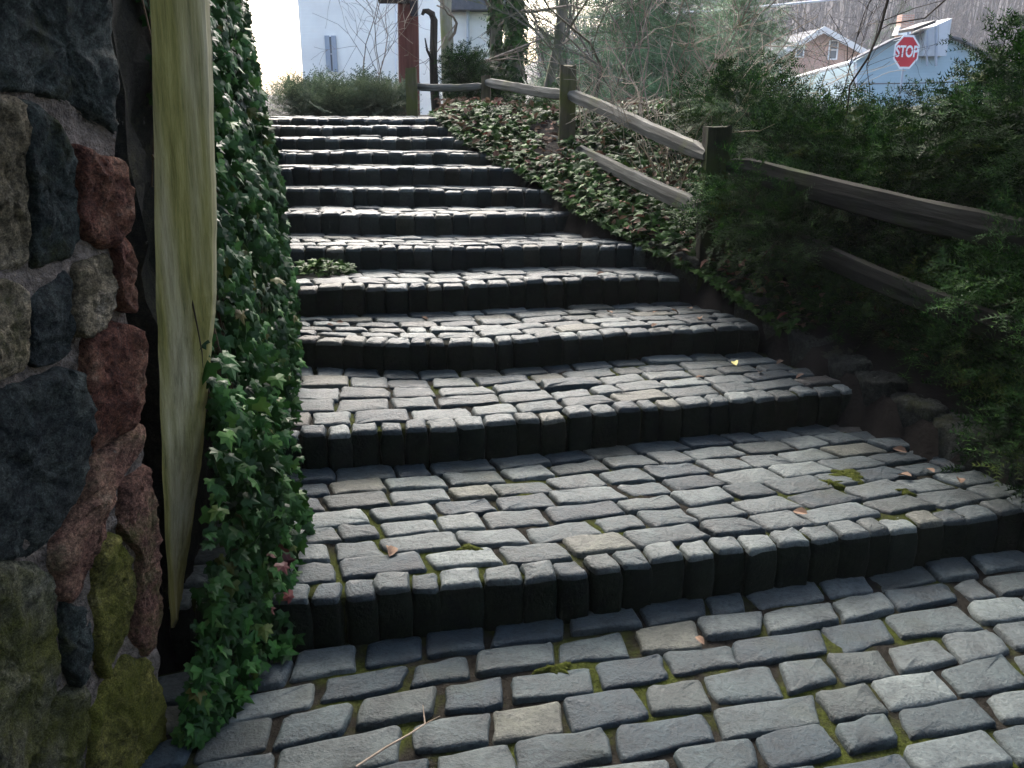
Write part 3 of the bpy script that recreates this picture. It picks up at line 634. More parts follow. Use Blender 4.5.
# ------------------------------------------------------------------ split rail fence
fence = thing('split_rail_fence', 'rustic grey split rail fence with mossy posts following the right of the steps', 'fence', (.42, 7, 1.2))
def post(p, zt, w, mtl, lean=(0, 0), label=None):
    mb = MB(); zb = float(gz(np.array(p[0]), np.array(p[1])))-.25; V = []; n = 14; lv = 9; h = zt-zb
    prof = [(-1, -1), (-.4, -1.04), (.35, -1), (1, -.95), (1.04, -.3), (1, .4), (.95, 1), (.3, 1.03), (-.4, 1), (-1, .96), (-1.03, .3), (-1, -.4)]
    for j in range(lv):
        f = j/(lv-1)
        for (a, b_) in prof: V.append((p[0]+a*w/2*(1-.06*f)+lean[0]*f*h+random.gauss(0, .003), p[1]+b_*w/2*(1-.06*f)+lean[1]*f*h+random.gauss(0, .003), zb+h*f+(random.gauss(0, .008) if j == lv-1 else 0)))
    n = len(prof); mb.addarr(np.array(V), np.array([(j*n+i, j*n+(i+1) % n, (j+1)*n+(i+1) % n, (j+1)*n+i) for j in range(lv-1) for i in range(n)]))
    mb.add(np.array(V[-n:]), [tuple(range(n))]); o = mb.build('post', mtl, fence)
    if label: o['label'] = label
def rail(a, b_, h0, h1, th, mtl, sag=.02, label=None):
    a, b_ = np.array(a), np.array(b_); mb = MB(); V = []; K = 16
    d = b_-a; s_ = np.cross(d, [0, 0, 1]); s_ /= np.linalg.norm(s_)
    prof = [(-.5, -.42), (-.1, -.5), (.42, -.38), (.5, .05), (.3, .44), (-.15, .5), (-.46, .3)]; n = len(prof)
    for j in range(K):
        f = j/(K-1); c = a+d*f+np.array([0, 0, -sag*math.sin(f*math.pi)+.003*math.sin(f*9+h0*50)]); hh = (h0+(h1-h0)*f)*(1 if 0 < j < K-1 else .6)
        for (u_, v_) in prof: V.append(c+s_*u_*th*(1+.05*math.sin(f*14+u_*5))+np.array([0, 0, v_*hh+random.gauss(0, .002)]))
    mb.addarr(np.array(V), np.array([(j*n+i, j*n+(i+1) % n, (j+1)*n+(i+1) % n, (j+1)*n+i) for j in range(K-1) for i in range(n)]))
    mb.add(np.array(V[:n]), [tuple(range(n))[::-1]]); mb.add(np.array(V[-n:]), [tuple(range(n))])
    from mathutils import Matrix
    A, B, C = frame(d); Rl = np.stack([C, A, B], 1)          # local X runs along the grain
    mb.v = [(q-a)@Rl for q in mb.v]
    o = mb.build('rail', mtl, fence); Mx = Matrix(Rl.tolist()).to_4x4(); Mx.translation = a.tolist(); o.matrix_basis = Mx
    if label: o['label'] = label
PA, PB = on_y(568, 66, 7.0), on_y(718, 126, 5.0); PC = np.array([2.25, 2.9, 1.15]); P3, P4 = on_y(486, 76, 8.6), on_y(411, 69, 8.9)
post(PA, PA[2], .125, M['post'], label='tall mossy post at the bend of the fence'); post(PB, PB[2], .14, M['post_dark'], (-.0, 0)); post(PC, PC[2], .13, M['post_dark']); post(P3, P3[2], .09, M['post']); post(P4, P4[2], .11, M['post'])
rail(on_y(570, 94, 6.98), on_y(708, 156, 4.98), .10, .10, .07, M['rail'], .0)
rail(on_y(568, 145, 6.95), on_y(700, 209, 4.95), .09, .11, .07, M['rail'], .01)
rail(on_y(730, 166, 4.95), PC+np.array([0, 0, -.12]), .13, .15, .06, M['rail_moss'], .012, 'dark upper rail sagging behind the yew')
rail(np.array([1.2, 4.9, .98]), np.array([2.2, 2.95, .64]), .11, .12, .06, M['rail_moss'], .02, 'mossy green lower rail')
rail(on_y(487, 82, 8.58), on_y(566, 95, 7.03), .085, .085, .06, M['rail'], .01)
rail(on_y(510, 128, 8.0), on_y(565, 142, 7.05), .08, .08, .06, M['rail'], .0)
rail(on_y(414, 86, 8.98), on_y(482, 86, 8.62), .07, .07, .06, M['rail'], .02)
# ------------------------------------------------------------------ needle sprays
def spray(npair=10, nl=.029, nw=.0066, L=.17, side=2, droop=.25):
    V, Fc = [], []
    def axis_(o, a, L, n, twist):
        o = np.array(o); d = np.array([math.sin(a), math.cos(a), 0])
        for i in range(n):
            f = (i+.6)/n; p = o+d*L*f+np.array([0, 0, -droop*L*f*f])
            for sgn in (-1, 1):
                aa = a+sgn*math.radians(58-18*f); nd = np.array([math.sin(aa), math.cos(aa), .12+random.gauss(0, .18)]); nl_ = nl*(1-.45*f)*random.uniform(.85, 1.15)
                w = np.array([math.cos(aa), -math.sin(aa), 0])*nw; b = len(V)
                V.extend([p-w*.5, p+w*.5, p+nd*nl_+w*.12, ]); Fc.append((b, b+1, b+2))
        b = len(V); w = np.array([math.cos(a), -math.sin(a), 0])*.0018
        V.extend([o-w, o+w, o+d*L+np.array([0, 0, -droop*L])]); Fc.append((b, b+1, b+2))
    axis_((0, 0, 0), 0, L, npair, 0)
    for k in range(side):
        f = .2+.5*k/max(1, side-1) if side > 1 else .3
        for sgn in (-1, 1): axis_((0, L*f, -droop*L*f*f), sgn*math.radians(48), L*(.62-.3*f), int(npair*.55), 0)
    return np.array(V), np.array(Fc)
SPR = [spray() for _ in range(4)]
def shrub(name, label, base, lobes, nspray, mtl, sprs, scale=(.8, 1.3), cat_='shrub', group=None, bark='bark_dark', up=.1, tipm=None, limb_r=.03, shell=.45, limbs=True):
    """trunk and limbs run to foliage lobes (centre, radii); needle sprays fill the lobes"""
    th = thing(name, label, cat_, tuple(base), group); base = np.array(base); mb = MB()
    for c, r in lobes:
        c = np.array(c); mid = base+(c-base)*.5+np.array([random.gauss(0, .05), random.gauss(0, .05), abs(c[2]-base[2])*.12])
        P = [base+np.array([random.gauss(0, .03), random.gauss(0, .03), 0]), base+(mid-base)*.5+rng.normal(0, .02, 3), mid, c+(mid-c)*.4, c]
        tube(mb, P, np.linspace(limb_r, limb_r*.25, 5), 5)
        for q in range(7):
            d = rng.normal(0, 1, 3); d /= np.linalg.norm(d); tube(mb, [c+(mid-c)*random.random()*.5, c+d*np.array(r)*.5, c+d*np.array(r)*.92], [limb_r*.22, limb_r*.14, limb_r*.05], 4)
    mb.build('trunk', M[bark], th)
    tot = sum(r[0]*r[1]*r[2] for c, r in lobes)**1; mbs = MB(); 
    for c, r in lobes:
        n = int(nspray*r[0]*r[1]*r[2]/tot); d = rng.normal(0, 1, (n, 3)); d /= np.linalg.norm(d, axis=1)[:, None]
        rr = rng.random(n)**shell; lump = 1+.28*np.array([mn.noise(Vector(q*2.4+np.array(c)*3)) for q in d]); L = np.array(c)+d*np.array(r)*(rr*lump)[:, None]
        dirs = d*np.array([1, 1, .6])+rng.normal(0, .45, (n, 3))+[0, 0, up]
        R = rot_rand(n, dirs, np.tile([0, -.15, 1.], (n, 1)), .45)*rng.uniform(*scale, n)[:, None, None]
        pick = rng.integers(0, len(sprs), n); tip = (rng.random(n) < .08) & (rr > .75) if tipm else np.zeros(n, bool)
        for q, (tv, tf) in enumerate(sprs):
            s = (pick == q) & ~tip
            if s.any(): mbs.inst(tv, tf, R[s], L[s], 0)
            s = (pick == q) & tip
            if s.any(): mbs.inst(tv, tf, R[s], L[s], 1)
    mbs.build('foliage', [mtl]+([tipm] if tipm else []), th); return th
yg = 'yew shrubs behind the rail fence'
def P3d(px, py, y): return tuple(on_y(px, py, y))
shrub('yew_shrub', 'bushy dark yew beside the dark fence post with drooping sprays', (1.75, 5.3, .9),
      [(P3d(748, 205, 4.75), (.24, .26, .18)), (P3d(785, 232, 4.5), (.22, .28, .18)), (P3d(800, 155, 5.2), (.4, .4, .26)), (P3d(745, 112, 5.9), (.4, .4, .2)), (P3d(835, 180, 5.0), (.35, .35, .3)), (P3d(850, 146, 5.6), (.36, .4, .22)), (P3d(712, 222, 4.85), (.10, .10, .12))], 2300, M['yew'], SPR, group=None, tipm=M['yew_tip'])
shrub('yew_shrub', 'large dark yew filling the right edge with long arching sprays', (2.9, 4.3, .7),
      [(P3d(900, 182, 4.7), (.45, .45, .33)), (P3d(985, 175, 4.3), (.45, .45, .34)), (P3d(1050, 130, 3.9), (.4, .4, .4)), (P3d(930, 215, 4.5), (.45, .4, .35)), (P3d(1030, 230, 4.1), (.5, .4, .4)), (P3d(870, 235, 4.7), (.35, .35, .3)), (P3d(960, 142, 4.9), (.4, .4, .2)), (P3d(1012, 98, 4.6), (.2, .2, .18))], 4200, M['yew'], SPR, tipm=M['yew_tip'], limb_r=.035)
shrub('yew_shrub', 'low shaded yew thicket under the lower fence rail', (2.75, 3.6, .45),
      [(P3d(915, 290, 4.3), (.4, .35, .22)), (P3d(985, 318, 3.9), (.4, .35, .26)), (P3d(1050, 345, 3.6), (.4, .35, .28)), (P3d(845, 258, 4.8), (.28, .25, .15)), (P3d(1075, 290, 3.4), (.4, .4, .4)), (P3d(1090, 420, 3.1), (.35, .35, .3)), (P3d(1190, 250, 3.6), (.5, .5, .4)), (P3d(1230, 380, 3.2), (.45, .45, .35)), (P3d(1300, 200, 4.2), (.5, .5, .4))], 4000, M['yew'], SPR, tipm=M['yew_tip'])
# bare arching yew branches against the sky
def branch_thing(name, label, paths, mtl, sprays_at=(), cat_='branch'):
    th = thing(name, label, cat_, tuple(paths[0][0][0]))
    mb = MB()
    for P, r in paths: tube(mb, P, np.linspace(r, r*.45, len(P)), 5)
    mb.build('limb', mtl, th)
    if len(sprays_at):
        n = len(sprays_at); mb = MB(); L = np.array(sprays_at); R = rot_rand(n, rng.normal(0, 1, (n, 3))+[-.3, -.2, .2], np.tile([0, -.1, 1.], (n, 1)), .5)*rng.uniform(.8, 1.2, n)[:, None, None]
        mb.inst(*SPR[0], R, L); mb.build('foliage', M['yew'], th)
    return th
bp = [P3d(1045, 25, 4.0), P3d(1015, 48, 4.05), P3d(985, 78, 4.15), P3d(955, 108, 4.25), P3d(925, 150, 4.4), P3d(890, 190, 4.6)]
sp = [np.array(bp[k])+(np.array(bp[k+1])-np.array(bp[k]))*random.random()+rng.normal(0, .05, 3) for k in range(5) for _ in range(16)]
branch_thing('yew_branch', 'long dark branch with needle tufts arching in from the right edge', [(bp, .011), ([bp[2], P3d(1000, 60, 4.1), P3d(1005, 40, 4.1)], .005)], M['bark_dark'], sp)
branch_thing('bare_branch', 'thin dark bare branch crossing in front of the metal rooftop box', [([P3d(890, -8, 4.8), P3d(880, 30, 4.8), P3d(868, 58, 4.8), P3d(850, 85, 4.9), P3d(845, 130, 5.0), P3d(860, 200, 5.0)], .008), ([P3d(952, -6, 4.8), P3d(925, 18, 4.8), P3d(890, 24, 4.8), P3d(880, 30, 4.8)], .005), ([P3d(880, 22, 4.8), P3d(915, 8, 4.8), P3d(945, 0, 4.8)], .003)], M['bark_dark'])
# ------------------------------------------------------------------ bare shrubs and canes
def grow(mb, p, d, L, r, lev, n=4, bend=.18, spread=.6, kids=3, mn_=.0012):
    P = [np.array(p, float)]; d = np.array(d, float); d /= np.linalg.norm(d); k = 6
    for i in range(k):
        d = d+rng.normal(0, bend, 3)*[1, 1, .7]; d /= np.linalg.norm(d); P.append(P[-1]+d*L/k)
    tube(mb, P, np.maximum(np.linspace(r, r*.4, k+1), mn_), n, cap=False)
    if lev > 0:
        for q in range(kids):
            f = random.uniform(.3, .95); i = int(f*k); dd = d+rng.normal(0, spread, 3); grow(mb, P[i], dd, L*random.uniform(.45, .7), r*.55, lev-1, max(3, n-1), bend, spread, kids, mn_)
def bare(name, label, base, stems, H, r, lev, mtl, spread=.35, lean=(0, 0), cat_='shrub', mn_=.0018, kids=3, group=None):
    th = thing(name, label, cat_, tuple(base), group); mb = MB()
    for k in range(stems):
        d = np.array([random.gauss(lean[0], spread), random.gauss(lean[1], spread), 1]); grow(mb, np.array(base)+[random.gauss(0, .08), random.gauss(0, .08), -.05], d, H*random.uniform(.7, 1.1), r*random.uniform(.6, 1.1), lev, mn_=mn_, kids=kids)
    mb.build('stems', M[mtl], th); return th
def gp(px, y): x = on_y(px, 100, y)[0]; return (x, y, float(gz(np.array(x), np.array(y))))
bare('bare_shrub', 'tangled bare brown shrub behind the middle fence rails', gp(640, 7.3), 4, 1.3, .010, 3, 'twig')
bare('bare_shrub', 'tall bare shrub with dark forked stems rising behind the upper rail', gp(600, 8.0), 4, 1.9, .016, 3, 'bark_grey', .3)
bare('bare_shrub', 'bare pinkish twiggy shrub in front of the evergreen', gp(690, 7.6), 5, 1.4, .010, 3, 'twig', .32)
bare('bare_shrub', 'pale dry canes tangled left of the dark fence post', gp(675, 6.0), 14, .85, .006, 2, 'cane', .45)
bare('bare_shrub', 'pale dry bramble between yew and bare twigs', gp(755, 6.8), 14, 1.0, .006, 2, 'cane', .5)
bare('bare_shrub', 'sparse dry canes at the foot of the tall mossy post', gp(590, 7.2), 9, .7, .006, 1, 'cane', .5)
bare('bare_shrub', 'fine bare twigs in front of the blue house', gp(855, 8.5), 4, 1.35, .006, 3, 'bark_dark', .35, mn_=.0012)
bare('bare_sapling', 'thin bare sapling in front of the white house', gp(372, 10.2), 3, 1.6, .010, 3, 'twig', .35, cat_='sapling')
# trees at the top of the steps
def tree(name, label, px0, px1, y, r, mtl, ytop=-140, ivy=0, wig=.03, limbs=6, group=None, curve=0, twm='twig', lim_lo=.25):
    b = np.array(gp(px0, y)); top = on_y(px1, ytop, y); th = thing(name, label, 'tree', tuple(b), group); mb = MB(); K = 10; P = []
    for k in range(K):
        f = k/(K-1); p = (b-[0, 0, .1])*(1-f)+top*f; p[0] += curve*math.sin(f*math.pi)+(random.gauss(0, wig) if 0 < k else 0); P.append(p)
    tube(mb, P, np.linspace(r*1.15, r*.75, K), 10, rough=.07); mb.build('trunk', M[mtl], th, True)
    mb = MB()
    for q in range(limbs):
        f = random.uniform(lim_lo, 1); i = min(K-1, int(f*K)); grow(mb, P[i], (random.gauss(0, 1), random.gauss(0, .6), random.uniform(.1, .8)), random.uniform(.9, 1.7), r*.28, 2, 4, .2, .6, 3, .003)
    mb.build('crown', M[twm], th)
    if ivy:
        mb = MB(); f = rng.random(ivy); i = f*(K-1); PP = np.array(P); c = np.stack([np.interp(i, np.arange(K), PP[:, q]) for q in range(3)], 1)
        a = rng.uniform(0, 6.28, ivy); rr = r*(1.0+.5*rng.random(ivy)); L = c+np.c_[np.cos(a)*rr, np.sin(a)*rr, rng.normal(0, .05, ivy)]
        mb.inst(IV, IF, rot_rand(ivy, np.c_[np.cos(a)*.3, np.sin(a)*.3, -np.ones(ivy)], np.c_[np.cos(a), np.sin(a), np.full(ivy, .5)], .4)*rng.uniform(.06, .1, ivy)[:, None, None], L); mb.build('ivy_leaves', M['ivy_bank'], th)
    return th
tree('tree', 'slender pale greenish tree trunk just right of the red pole', 449, 440, 10.8, .068, 'bark_pale', wig=.01, limbs=5)
tree('tree', 'grey ivy clad trunk left of the thicker ivy trunk', 497, 498, 12.5, .085, 'bark_grey', ivy=550, wig=.012)
tree('tree', 'thicker ivy clad trunk right of the white porch', 514, 515, 11.5, .10, 'bark_grey', ivy=900, wig=.012)
tree('tree', 'slanting bare trunk leaning right beside the ivy clad trunks', 540, 590, 12, .06, 'bark_grey', wig=.015, limbs=9)
th = thing('dead_stem', 'dark crooked dead stem with hooked top beside the red pole', 'dead stem', gp(436, 10))
mb = MB(); tube(mb, [gp(436, 10), on_y(434, 90, 10), on_y(433, 60, 10), on_y(434, 20, 10), on_y(432, 14, 10), on_y(428, 11, 10), on_y(424, 11, 10), on_y(422, 15, 10)], [.055, .05, .045, .04, .035, .03, .024, .014], 8, rough=.1)
mb.build('stem', M['bark_dark'], th); mb = MB(); tube(mb, [on_y(433, 62, 10), on_y(427, 50, 9.9), on_y(425, 38, 9.9)], [.02, .014, .006], 5); mb.build('side_branch', M['bark_dark'], th)
# utility pole
b = np.array(gp(408, 13)); up = thing('utility_pole', 'rust red wooden utility pole behind the juniper and fence end', 'pole', tuple(b)); mb = MB(); tp = on_y(405, -260, 13)
tube(mb, [b-[0, 0, .3], b*.5+tp*.5, tp], [.155, .14, .12], 16); mb.build('shaft', M['pole'], up, True)
c = on_y(404, 1, 12.85); mb = MB(); box(mb, c+[-.13, 0, .02], (.42, .09, .10)); mb.build('bracket', M['bark_dark'], up)
mb = MB(); c = on_y(414, 4, 12.8); box(mb, c, (.10, .10, .30)); mb.build('meter_box', M['iron'], up)
# juniper
JSP = [spray(12, .02, .007, .18, 3, -.3) for _ in range(3)]
shrub('juniper_bush', 'feathery spreading grey green juniper at the head of the steps', (on_y(345, 118, 9.2)[0], 9.2, 1.35),
      [(P3d(300, 107, 9.2), (.22, .3, .10)), (P3d(335, 108, 9.1), (.28, .3, .12)), (P3d(368, 106, 9.3), (.30, .3, .17)), (P3d(388, 108, 9.5), (.16, .25, .16)), (P3d(330, 115, 9.1), (.45, .3, .08)), (P3d(375, 115, 9.3), (.2, .25, .1)), (P3d(316, 98, 9.4), (.13, .15, .08))], 1000, M['juniper'], JSP, (.8, 1.75), limb_r=.02, up=.45, shell=.8)
shrub('evergreen_bush', 'small dark evergreen bush between the pale trunk and the porch', (on_y(468, 90, 10)[0], 10, 1.4),
      [(P3d(468, 75, 10), (.2, .25, .2)), (P3d(478, 92, 9.8), (.25, .25, .2))], 700, M['yew'], SPR, (.9, 1.4), limb_r=.02)
shrub('evergreen_bush', 'dark leafy bush behind the lower rails of the fence', (on_y(640, 170, 7.4)[0], 7.4, 1.1),
      [(P3d(600, 165, 7.3), (.3, .3, .22)), (P3d(650, 175, 7.1), (.35, .3, .25)), (P3d(690, 170, 6.8), (.3, .3, .25)), (P3d(550, 120, 8.3), (.3, .3, .2)), (P3d(700, 120, 7.8), (.3, .3, .25))], 1500, M['yew'], SPR, (.9, 1.4), limb_r=.02)
# pines behind
PSP = [spray(9, .09, .016, .55, 2, .1) for _ in range(3)]
def conifer(name, label, px, y, pytop, rad, n, mtl='pine', zb=.2, levels=8):
    b = np.array([on_y(px, 100, y)[0], y, zb]); H = on_y(px, pytop, y)[2]-zb; lob = []
    for k in range(levels):
        f = .12+.86*k/(levels-1); r = rad*(1.05-f)*random.uniform(.8, 1.15)
        for q in range(3):
            a = random.uniform(0, 6.28); lob.append(((b[0]+math.cos(a)*r*.55, b[1]+math.sin(a)*r*.55, zb+H*f+random.gauss(0, .15)), (r*.62+.1, r*.62+.1, H/levels*.62)))
    return shrub(name, label, tuple(b), lob, n, M[mtl], PSP, (.7, 1.2), 'tree', bark='bark_grey', limb_r=.05, up=.0)
conifer('pine_tree', 'broad hazy evergreen behind the bare twigs at the top centre', 640, 26, -150, 3.0, 6500)
conifer('pine_tree', 'hazy evergreen standing left of the brick house', 738, 30, -60, 2.2, 3600)
conifer('pine_tree', 'thin see-through pine behind the slanting trunk', 560, 24, -220, 2.2, 800)
conifer('pine_tree', 'small distant evergreen rising behind the blue house roof', 890, 75, -5, 2.6, 900, zb=0)
conifer('pine_tree', 'yellowish distant evergreen right of the brick gable', 868, 80, 22, 2.6, 700, zb=0)
# ------------------------------------------------------------------ buildings
def wallq(mb, pts, th, m=0):
    """a vertical wall slab from an outline, thickness th away from the camera"""
    P = np.array(pts, float); n = len(P); Q = P+np.array([0, th, 0]); mb.add(np.vstack([P, Q]), [tuple(range(n)), tuple(range(2*n-1, n-1, -1))]+[(i, i+n, (i+1) % n+n, (i+1) % n) for i in range(n)], m)
# brick gabled house
D = 62
bh = thing('brick_house', 'orange brick gabled house with white trim and two attic windows', 'house', (on_y(822, 95, D)[0], D, 0))
ap, el, er = on_y(821, 32, D), on_y(768, 62, D), on_y(868, 58, D); mb = MB()
wallq(mb, [(el[0], D, -.5), (er[0], D, -.5), tuple(er), tuple(ap), tuple(el)], 9); mb.build('wall', M['brick'], bh)
xl, xr = el+(el-ap)*.35, er+(er-ap)*.06; mb = MB()
for a, e in ((ap, xl), (ap, xr)):
    d = e-a; L = np.linalg.norm(d); s = np.array([a, e, e+[0, 0, .22], a+[0, 0, .22]])+[0, -.5, .02]; wallq(mb, s, 10)
rf = mb.build('roof', M['roof'], bh); mb = MB()
for a, e in ((ap, xl), (ap, xr)):
    s = np.array([a, e, e+[0, 0, .42], a+[0, 0, .42]])+[0, -.62, -.1]; wallq(mb, s, .1)
mb.build('bargeboard', M['trim'], rf)
window(bh, on_y(833, 50, D-.02), .55, 1.15); window(bh, on_y(800, 49, D-.02), .5, 1.0)
mb = MB(); tube(mb, [on_y(768, 61, D-.3), on_y(780, 66, D-.3), on_y(782, 100, D-.3)], .09, 6); mb.build('downspout', M['trim'], bh)
# blue house
D = 36; nc_ = on_y(857, 60, D); rc = on_y(988, 62, D); pk_ = on_y(925, 33, D); fl_ = on_y(745, 91, 58)
bl = thing('blue_house', 'pale blue sided house with low gable behind the stop sign', 'house', (nc_[0], D, 0))
mb = MB(); pk1 = on_y(890, 42, D); pk2 = on_y(958, 42, D)
wallq(mb, [(nc_[0], D, -.6), (rc[0], D, -.6), tuple(rc), tuple(pk2), tuple(pk_), tuple(pk1), tuple(nc_)], .25)
mb.add([(nc_[0], D, -.6), tuple(nc_), tuple(fl_), (fl_[0], 58, -.6)], [(0, 1, 2, 3)])
mb.build('wall', M['blue'], bl)
mb = MB(); ol = [nc_+[-.25, 0, -.08], pk1, pk_, pk2, rc+[.25, 0, -.08]]
for a, b_ in zip(ol[:-1], ol[1:]): wallq(mb, [a+[0, -.35, .03], b_+[0, -.35, .03], b_+[0, -.35, .10], a+[0, -.35, .10]], .5)
rf = mb.build('roof', M['roof'], bl); mb = MB()
tube(mb, [nc_+[-.32, -.3, -.1], fl_+[-.32, 0, -.1]], .09, 6); mb.build('gutter', M['white'], rf)
mb = MB(); tube(mb, [on_y(855, 62, D-.15), on_y(856, 100, D-.15)], .06, 6); mb.build('downspout', M['white'], bl); mb = MB(); tube(mb, [on_y(802, 74, 44.5), on_y(803, 110, 44.5)], .06, 6); mb.build('downspout', M['white'], bl)
mb = MB(); cc = on_y(902, 46, 42); box(mb, cc+[0, 0, .5], (.55, .55, 1.6)); ch = mb.build('chimney', M['brick'], bl)
mb = MB(); box(mb, on_y(902, 31, 42), (.62, .62, .36), taper=.75); mb.build('chimney_cap', M['trim'], ch)
mb = MB(); x0, x1 = on_y(926, 30, 35.5), on_y(952, 18, 35.5); lo = on_y(926, 56, 35.5)[2]
wallq(mb, [(x0[0], 35.5, lo), (x1[0], 35.5, lo), tuple(x1), tuple(x0)], 1.2); dm = mb.build('rooftop_enclosure', M['metal'], bl)
mb = MB(); wallq(mb, [tuple(on_y(914, 31, 35.4)), tuple(on_y(936, 23, 35.4)), tuple(on_y(936, 20, 35.4)), tuple(on_y(914, 28, 35.4))], 1.4); mb.build('canopy', M['iron'], dm)
mb = MB(); tube(mb, [on_y(927, 30, 35.3), on_y(927, 66, 35.3)], .045, 6); tube(mb, [on_y(936, 26, 35.3), on_y(936, 66, 35.3)], .06, 6); mb.build('pipe', M['shutter'], dm)
# tan house far right
D = 48; th = thing('tan_house', 'tan house glimpsed through the yew at the far right', 'house', (on_y(1010, 95, D)[0], D, 0)); a, b_ = on_y(950, 74, D), on_y(1120, 74, D); mb = MB()
wallq(mb, [(a[0], D, -.5), (b_[0], D, -.5), tuple(b_), tuple(a)], 6); mb.build('wall', M['tan_wall'], th); mb = MB(); wallq(mb, [a+[-.4, -.5, 0], b_+[.4, -.5, 0], b_+[.4, -.5, .25], a+[-.4, -.5, .25]], 7); mb.build('roof', M['roof'], th)
window(th, on_y(1016, 92, D-.02), .9, 1.2); mb = MB(); box(mb, on_y(1009, 94, D-.1), (.5, .12, .7)); mb.build('shutter', M['yellow'], th)
# white house upper left
D = 34; wh = thing('white_house', 'big white sided house with grey shutters behind the juniper', 'house', (on_y(380, 95, D)[0], D, 0)); a, b_ = on_y(286, -160, D), on_y(448, -160, D); mb = MB()
wallq(mb, [(a[0], D, 0), (b_[0], D, 0), tuple(b_), tuple(a)], 8); mb.build('wall', M['white_siding'], wh)
mb = MB(); wallq(mb, [a+[-.5, -.5, 0], b_+[.5, -.5, 0], on_y(367, -300, D)+[0, -.5, 0]], 9); mb.build('roof', M['roof'], wh)
w_ = window(wh, on_y(331, 54, D-.02), .18, 1.2); mb = MB()
for q in (328, 334.5): box(mb, on_y(q, 54, D-.08), (.17, .06, 1.25))
mb.build('shutters', M['shutter'], wh)
mb = MB(); tube(mb, [on_y(396, -60, D-.15), on_y(396, 100, D-.15)], .05, 6); mb.build('downspout', M['white'], wh)
D = 26; wp = thing('white_porch_house', 'white house with grey eave and downspout right of the pole', 'house', (on_y(474, 95, D)[0], D, 0)); a, b_ = on_y(452, 12, D), on_y(500, 12, D); mb = MB()
wallq(mb, [(a[0], D, 0), (b_[0], D, 0), tuple(b_), tuple(a)], 6); mb.build('wall', M['white_siding'], wp); mb = MB(); wallq(mb, [a+[-.2, -.5, .02], b_+[.2, -.5, .02], b_+[.2, -.5, .5], a+[-.2, -.5, .5]], 7); mb.build('roof', M['roof'], wp)
mb = MB(); tube(mb, [on_y(468, 10, D-.15), on_y(468, 105, D-.15)], .05, 6); mb.build('downspout', M['metal'], wp)
# ------------------------------------------------------------------ stop sign
D = 21; c = on_y(906.5, 52, D); yaw = math.radians(20)
ss = thing('stop_sign', 'red octagonal STOP sign on a thin post in front of the blue house', 'sign', (c[0], D, .1)); R = rz(yaw)
def octa(r, y, t): 
    V = [];
    for yy in (y, y+t):
        for k in range(8): a = math.radians(22.5+45*k); V.append(np.array([math.cos(a)*r, yy, math.sin(a)*r]))
    return np.array(V)@R.T+c, [tuple(range(8))[::-1], tuple(range(8, 16))]+[(k, (k+1) % 8, (k+1) % 8+8, k+8) for k in range(8)]
mb = MB(); mb.add(*octa(.385, 0, .004)); pl = mb.build('plate', M['white'], ss)
mb = MB(); mb.add(*octa(.338, -.004, .0035)); mb.build('red_face', M['sign_red'], pl)
fc = bpy.data.curves.new('lettering', 'FONT'); fc.body = 'STOP'; fc.size = .34; fc.align_x = 'CENTER'; fc.align_y = 'CENTER'; fc.extrude = .001; fc.offset = .008
fo = bpy.data.objects.new('lettering', fc); COL.objects.link(fo); fo.location = c+R@np.array([0, -.008, 0]); fo.rotation_euler = (math.pi/2, 0, yaw); fo.scale = (.78, 1, 1); fc.materials.append(M['white'])
dg = bpy.context.evaluated_depsgraph_get(); me = bpy.data.meshes.new_from_object(fo.evaluated_get(dg)); lo_ = bpy.data.objects.new('lettering', me); COL.objects.link(lo_)
lo_.location, lo_.rotation_euler, lo_.scale = fo.location, fo.rotation_euler, fo.scale; bpy.data.objects.remove(fo); lo_.parent = pl; lo_.name = 'lettering'
lo_.matrix_parent_inverse = world_of(pl).inverted()
mb = MB(); cb_ = c+R@np.array([0, .03, 0]); tube(mb, [(cb_[0], cb_[1], 0), (cb_[0], cb_[1], c[2]+.42)], .024, 8); mb.build('post', M['shutter'], ss)
# wires
def wire(label, a, b_, r, m, sag):
    mb = MB(); a, b_ = np.array(a), np.array(b_); tube(mb, [a+(b_-a)*f-[0, 0, sag*4*f*(1-f)] for f in np.linspace(0, 1, 17)], r, 5); return tag(mb.build('power_line', M[m]), label, 'power line')
wire('pale thick cable strung across the hill above the brick house', on_y(560, 18, 40), on_y(1000, -22, 34), .05, 'cable', .25)
wire('thin dark cable low over the yew toward the tan house', on_y(850, 84, 30), on_y(1100, 76, 30), .018, 'cable_dark', .05)
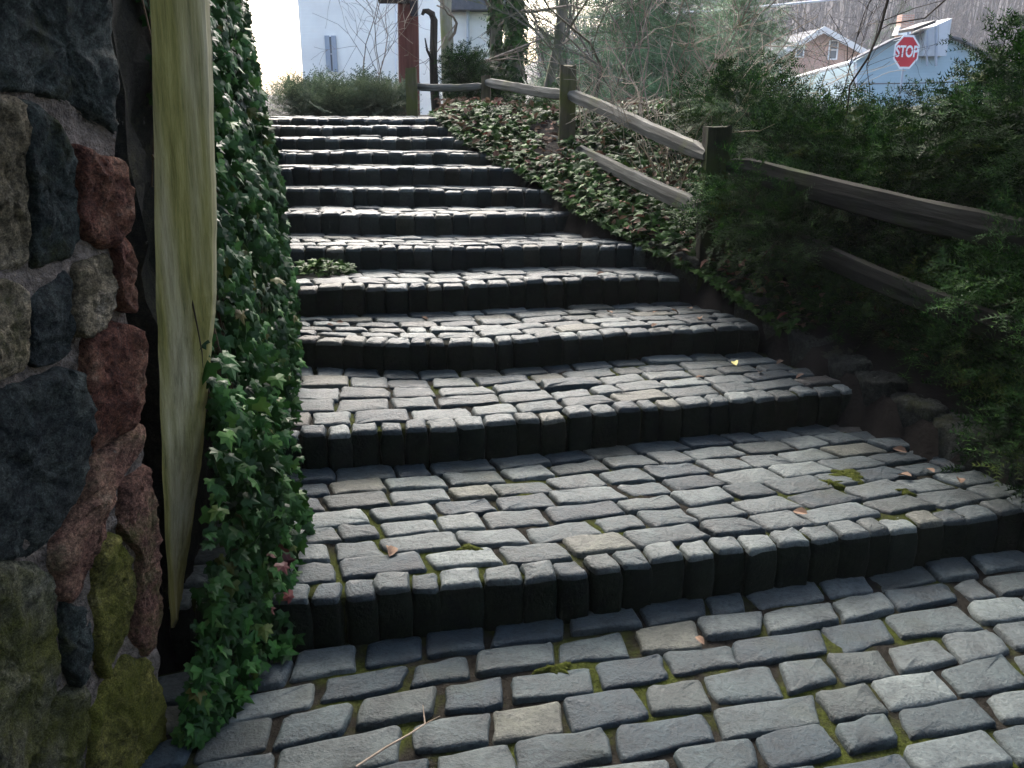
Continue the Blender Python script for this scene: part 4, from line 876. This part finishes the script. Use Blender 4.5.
# ------------------------------------------------------------------ hill and far wood
xs = np.linspace(-320, 380, 120); yv = np.linspace(85, 330, 60); X, Y = np.meshgrid(xs, yv)
def hz(x, y): return 34*sm(85, 230, y)*sm(-60, 60, x-.12*y)+1.5*np.sin(x*.05+y*.03)-3*(1-sm(85, 110, y))
Z = hz(X, Y); nx, ny = len(xs), len(yv); mb = MB(); mb.addarr(np.c_[X.ravel(), Y.ravel(), Z.ravel()], np.array([(j*nx+i, j*nx+i+1, (j+1)*nx+i+1, (j+1)*nx+i) for j in range(ny-1) for i in range(nx-1)]))
tag(mb.build('hill', M['hill'], None, True), kind='structure')
mb = MB()
for k in range(2600):
    y = random.uniform(90, 190); x = y*random.uniform(.03, .75); z = float(hz(np.array(x), np.array(y))); h = random.uniform(5, 9)
    a = (x, y, z-.3); t = (x+random.gauss(0, .5), y, z+h); tube(mb, [a, ((a[0]+t[0])/2+random.gauss(0, .15), y, z+h*.5), t], [.16, .11, .03], 3, cap=False)
    for q in range(6):
        f = random.uniform(.4, .95); p = np.array([a[0]+(t[0]-a[0])*f, y, z+h*f]); e = p+np.array([random.gauss(0, 1.2), random.gauss(0, .8), random.uniform(.5, 2)]); tube(mb, [p, e], [.06, .02], 3, cap=False)
tag(mb.build('bare_woods', M['far_twig']), 'hazy leafless woods covering the hillside', 'woods', kind='stuff')
# ------------------------------------------------------------------ air
mb = MB(); x0, x1, y0, y1, z0, z1 = -440, 440, -440, 440, -5, 46
q = [(x, y, z) for z in (z0, z1) for y in (y0, y1) for x in (x0, x1)]; mb.add(q, [(0, 2, 3, 1), (4, 5, 7, 6), (0, 1, 5, 4), (2, 6, 7, 3), (0, 4, 6, 2), (1, 3, 7, 5)])
hm = bpy.data.materials.new('haze'); hm.use_nodes = True; nt = hm.node_tree; nt.nodes.remove(nt.nodes['Principled BSDF'])
v = nt.nodes.new('ShaderNodeVolumePrincipled'); v.inputs['Color'].default_value = (.93, .95, .97, 1); v.inputs['Density'].default_value = .0006; v.inputs['Anisotropy'].default_value = 0
nt.links.new(v.outputs[0], nt.nodes['Material Output'].inputs['Volume'])
HAZE = tag(mb.build('haze', hm), 'thin pale winter haze', 'haze', kind='stuff')
# ------------------------------------------------------------------ light
ELEV, AZ = math.radians(43), math.radians(-9)
w = bpy.data.worlds.new('World'); S.world = w; w.use_nodes = True; nt = w.node_tree; bg = nt.nodes['Background']
sk = nt.nodes.new('ShaderNodeTexSky'); sk.sky_type = 'NISHITA'; sk.sun_disc = False; sk.sun_elevation = ELEV; sk.sun_rotation = AZ; sk.air_density = .85; sk.dust_density = 5; sk.ozone_density = .6
nt.links.new(sk.outputs[0], bg.inputs[0]); bg.inputs[1].default_value = .15
sl = bpy.data.lights.new('sun', 'SUN'); sl.energy = 1.5; sl.angle = math.radians(38); sl.color = (1, .99, .97); so = bpy.data.objects.new('sun', sl); COL.objects.link(so)
so.rotation_euler = (-(math.pi/2-ELEV), 0, -AZ); so.location = (0, 20, 30)
V_ = S.view_settings; V_.view_transform = 'Standard'; V_.look = 'None'; V_.gamma = 1; V_.use_curve_mapping = False; V_.exposure = 2.25
S.cycles.max_bounces = 6; S.cycles.transparent_max_bounces = 8; S.cycles.volume_bounces = 1; S.cycles.use_denoising = True
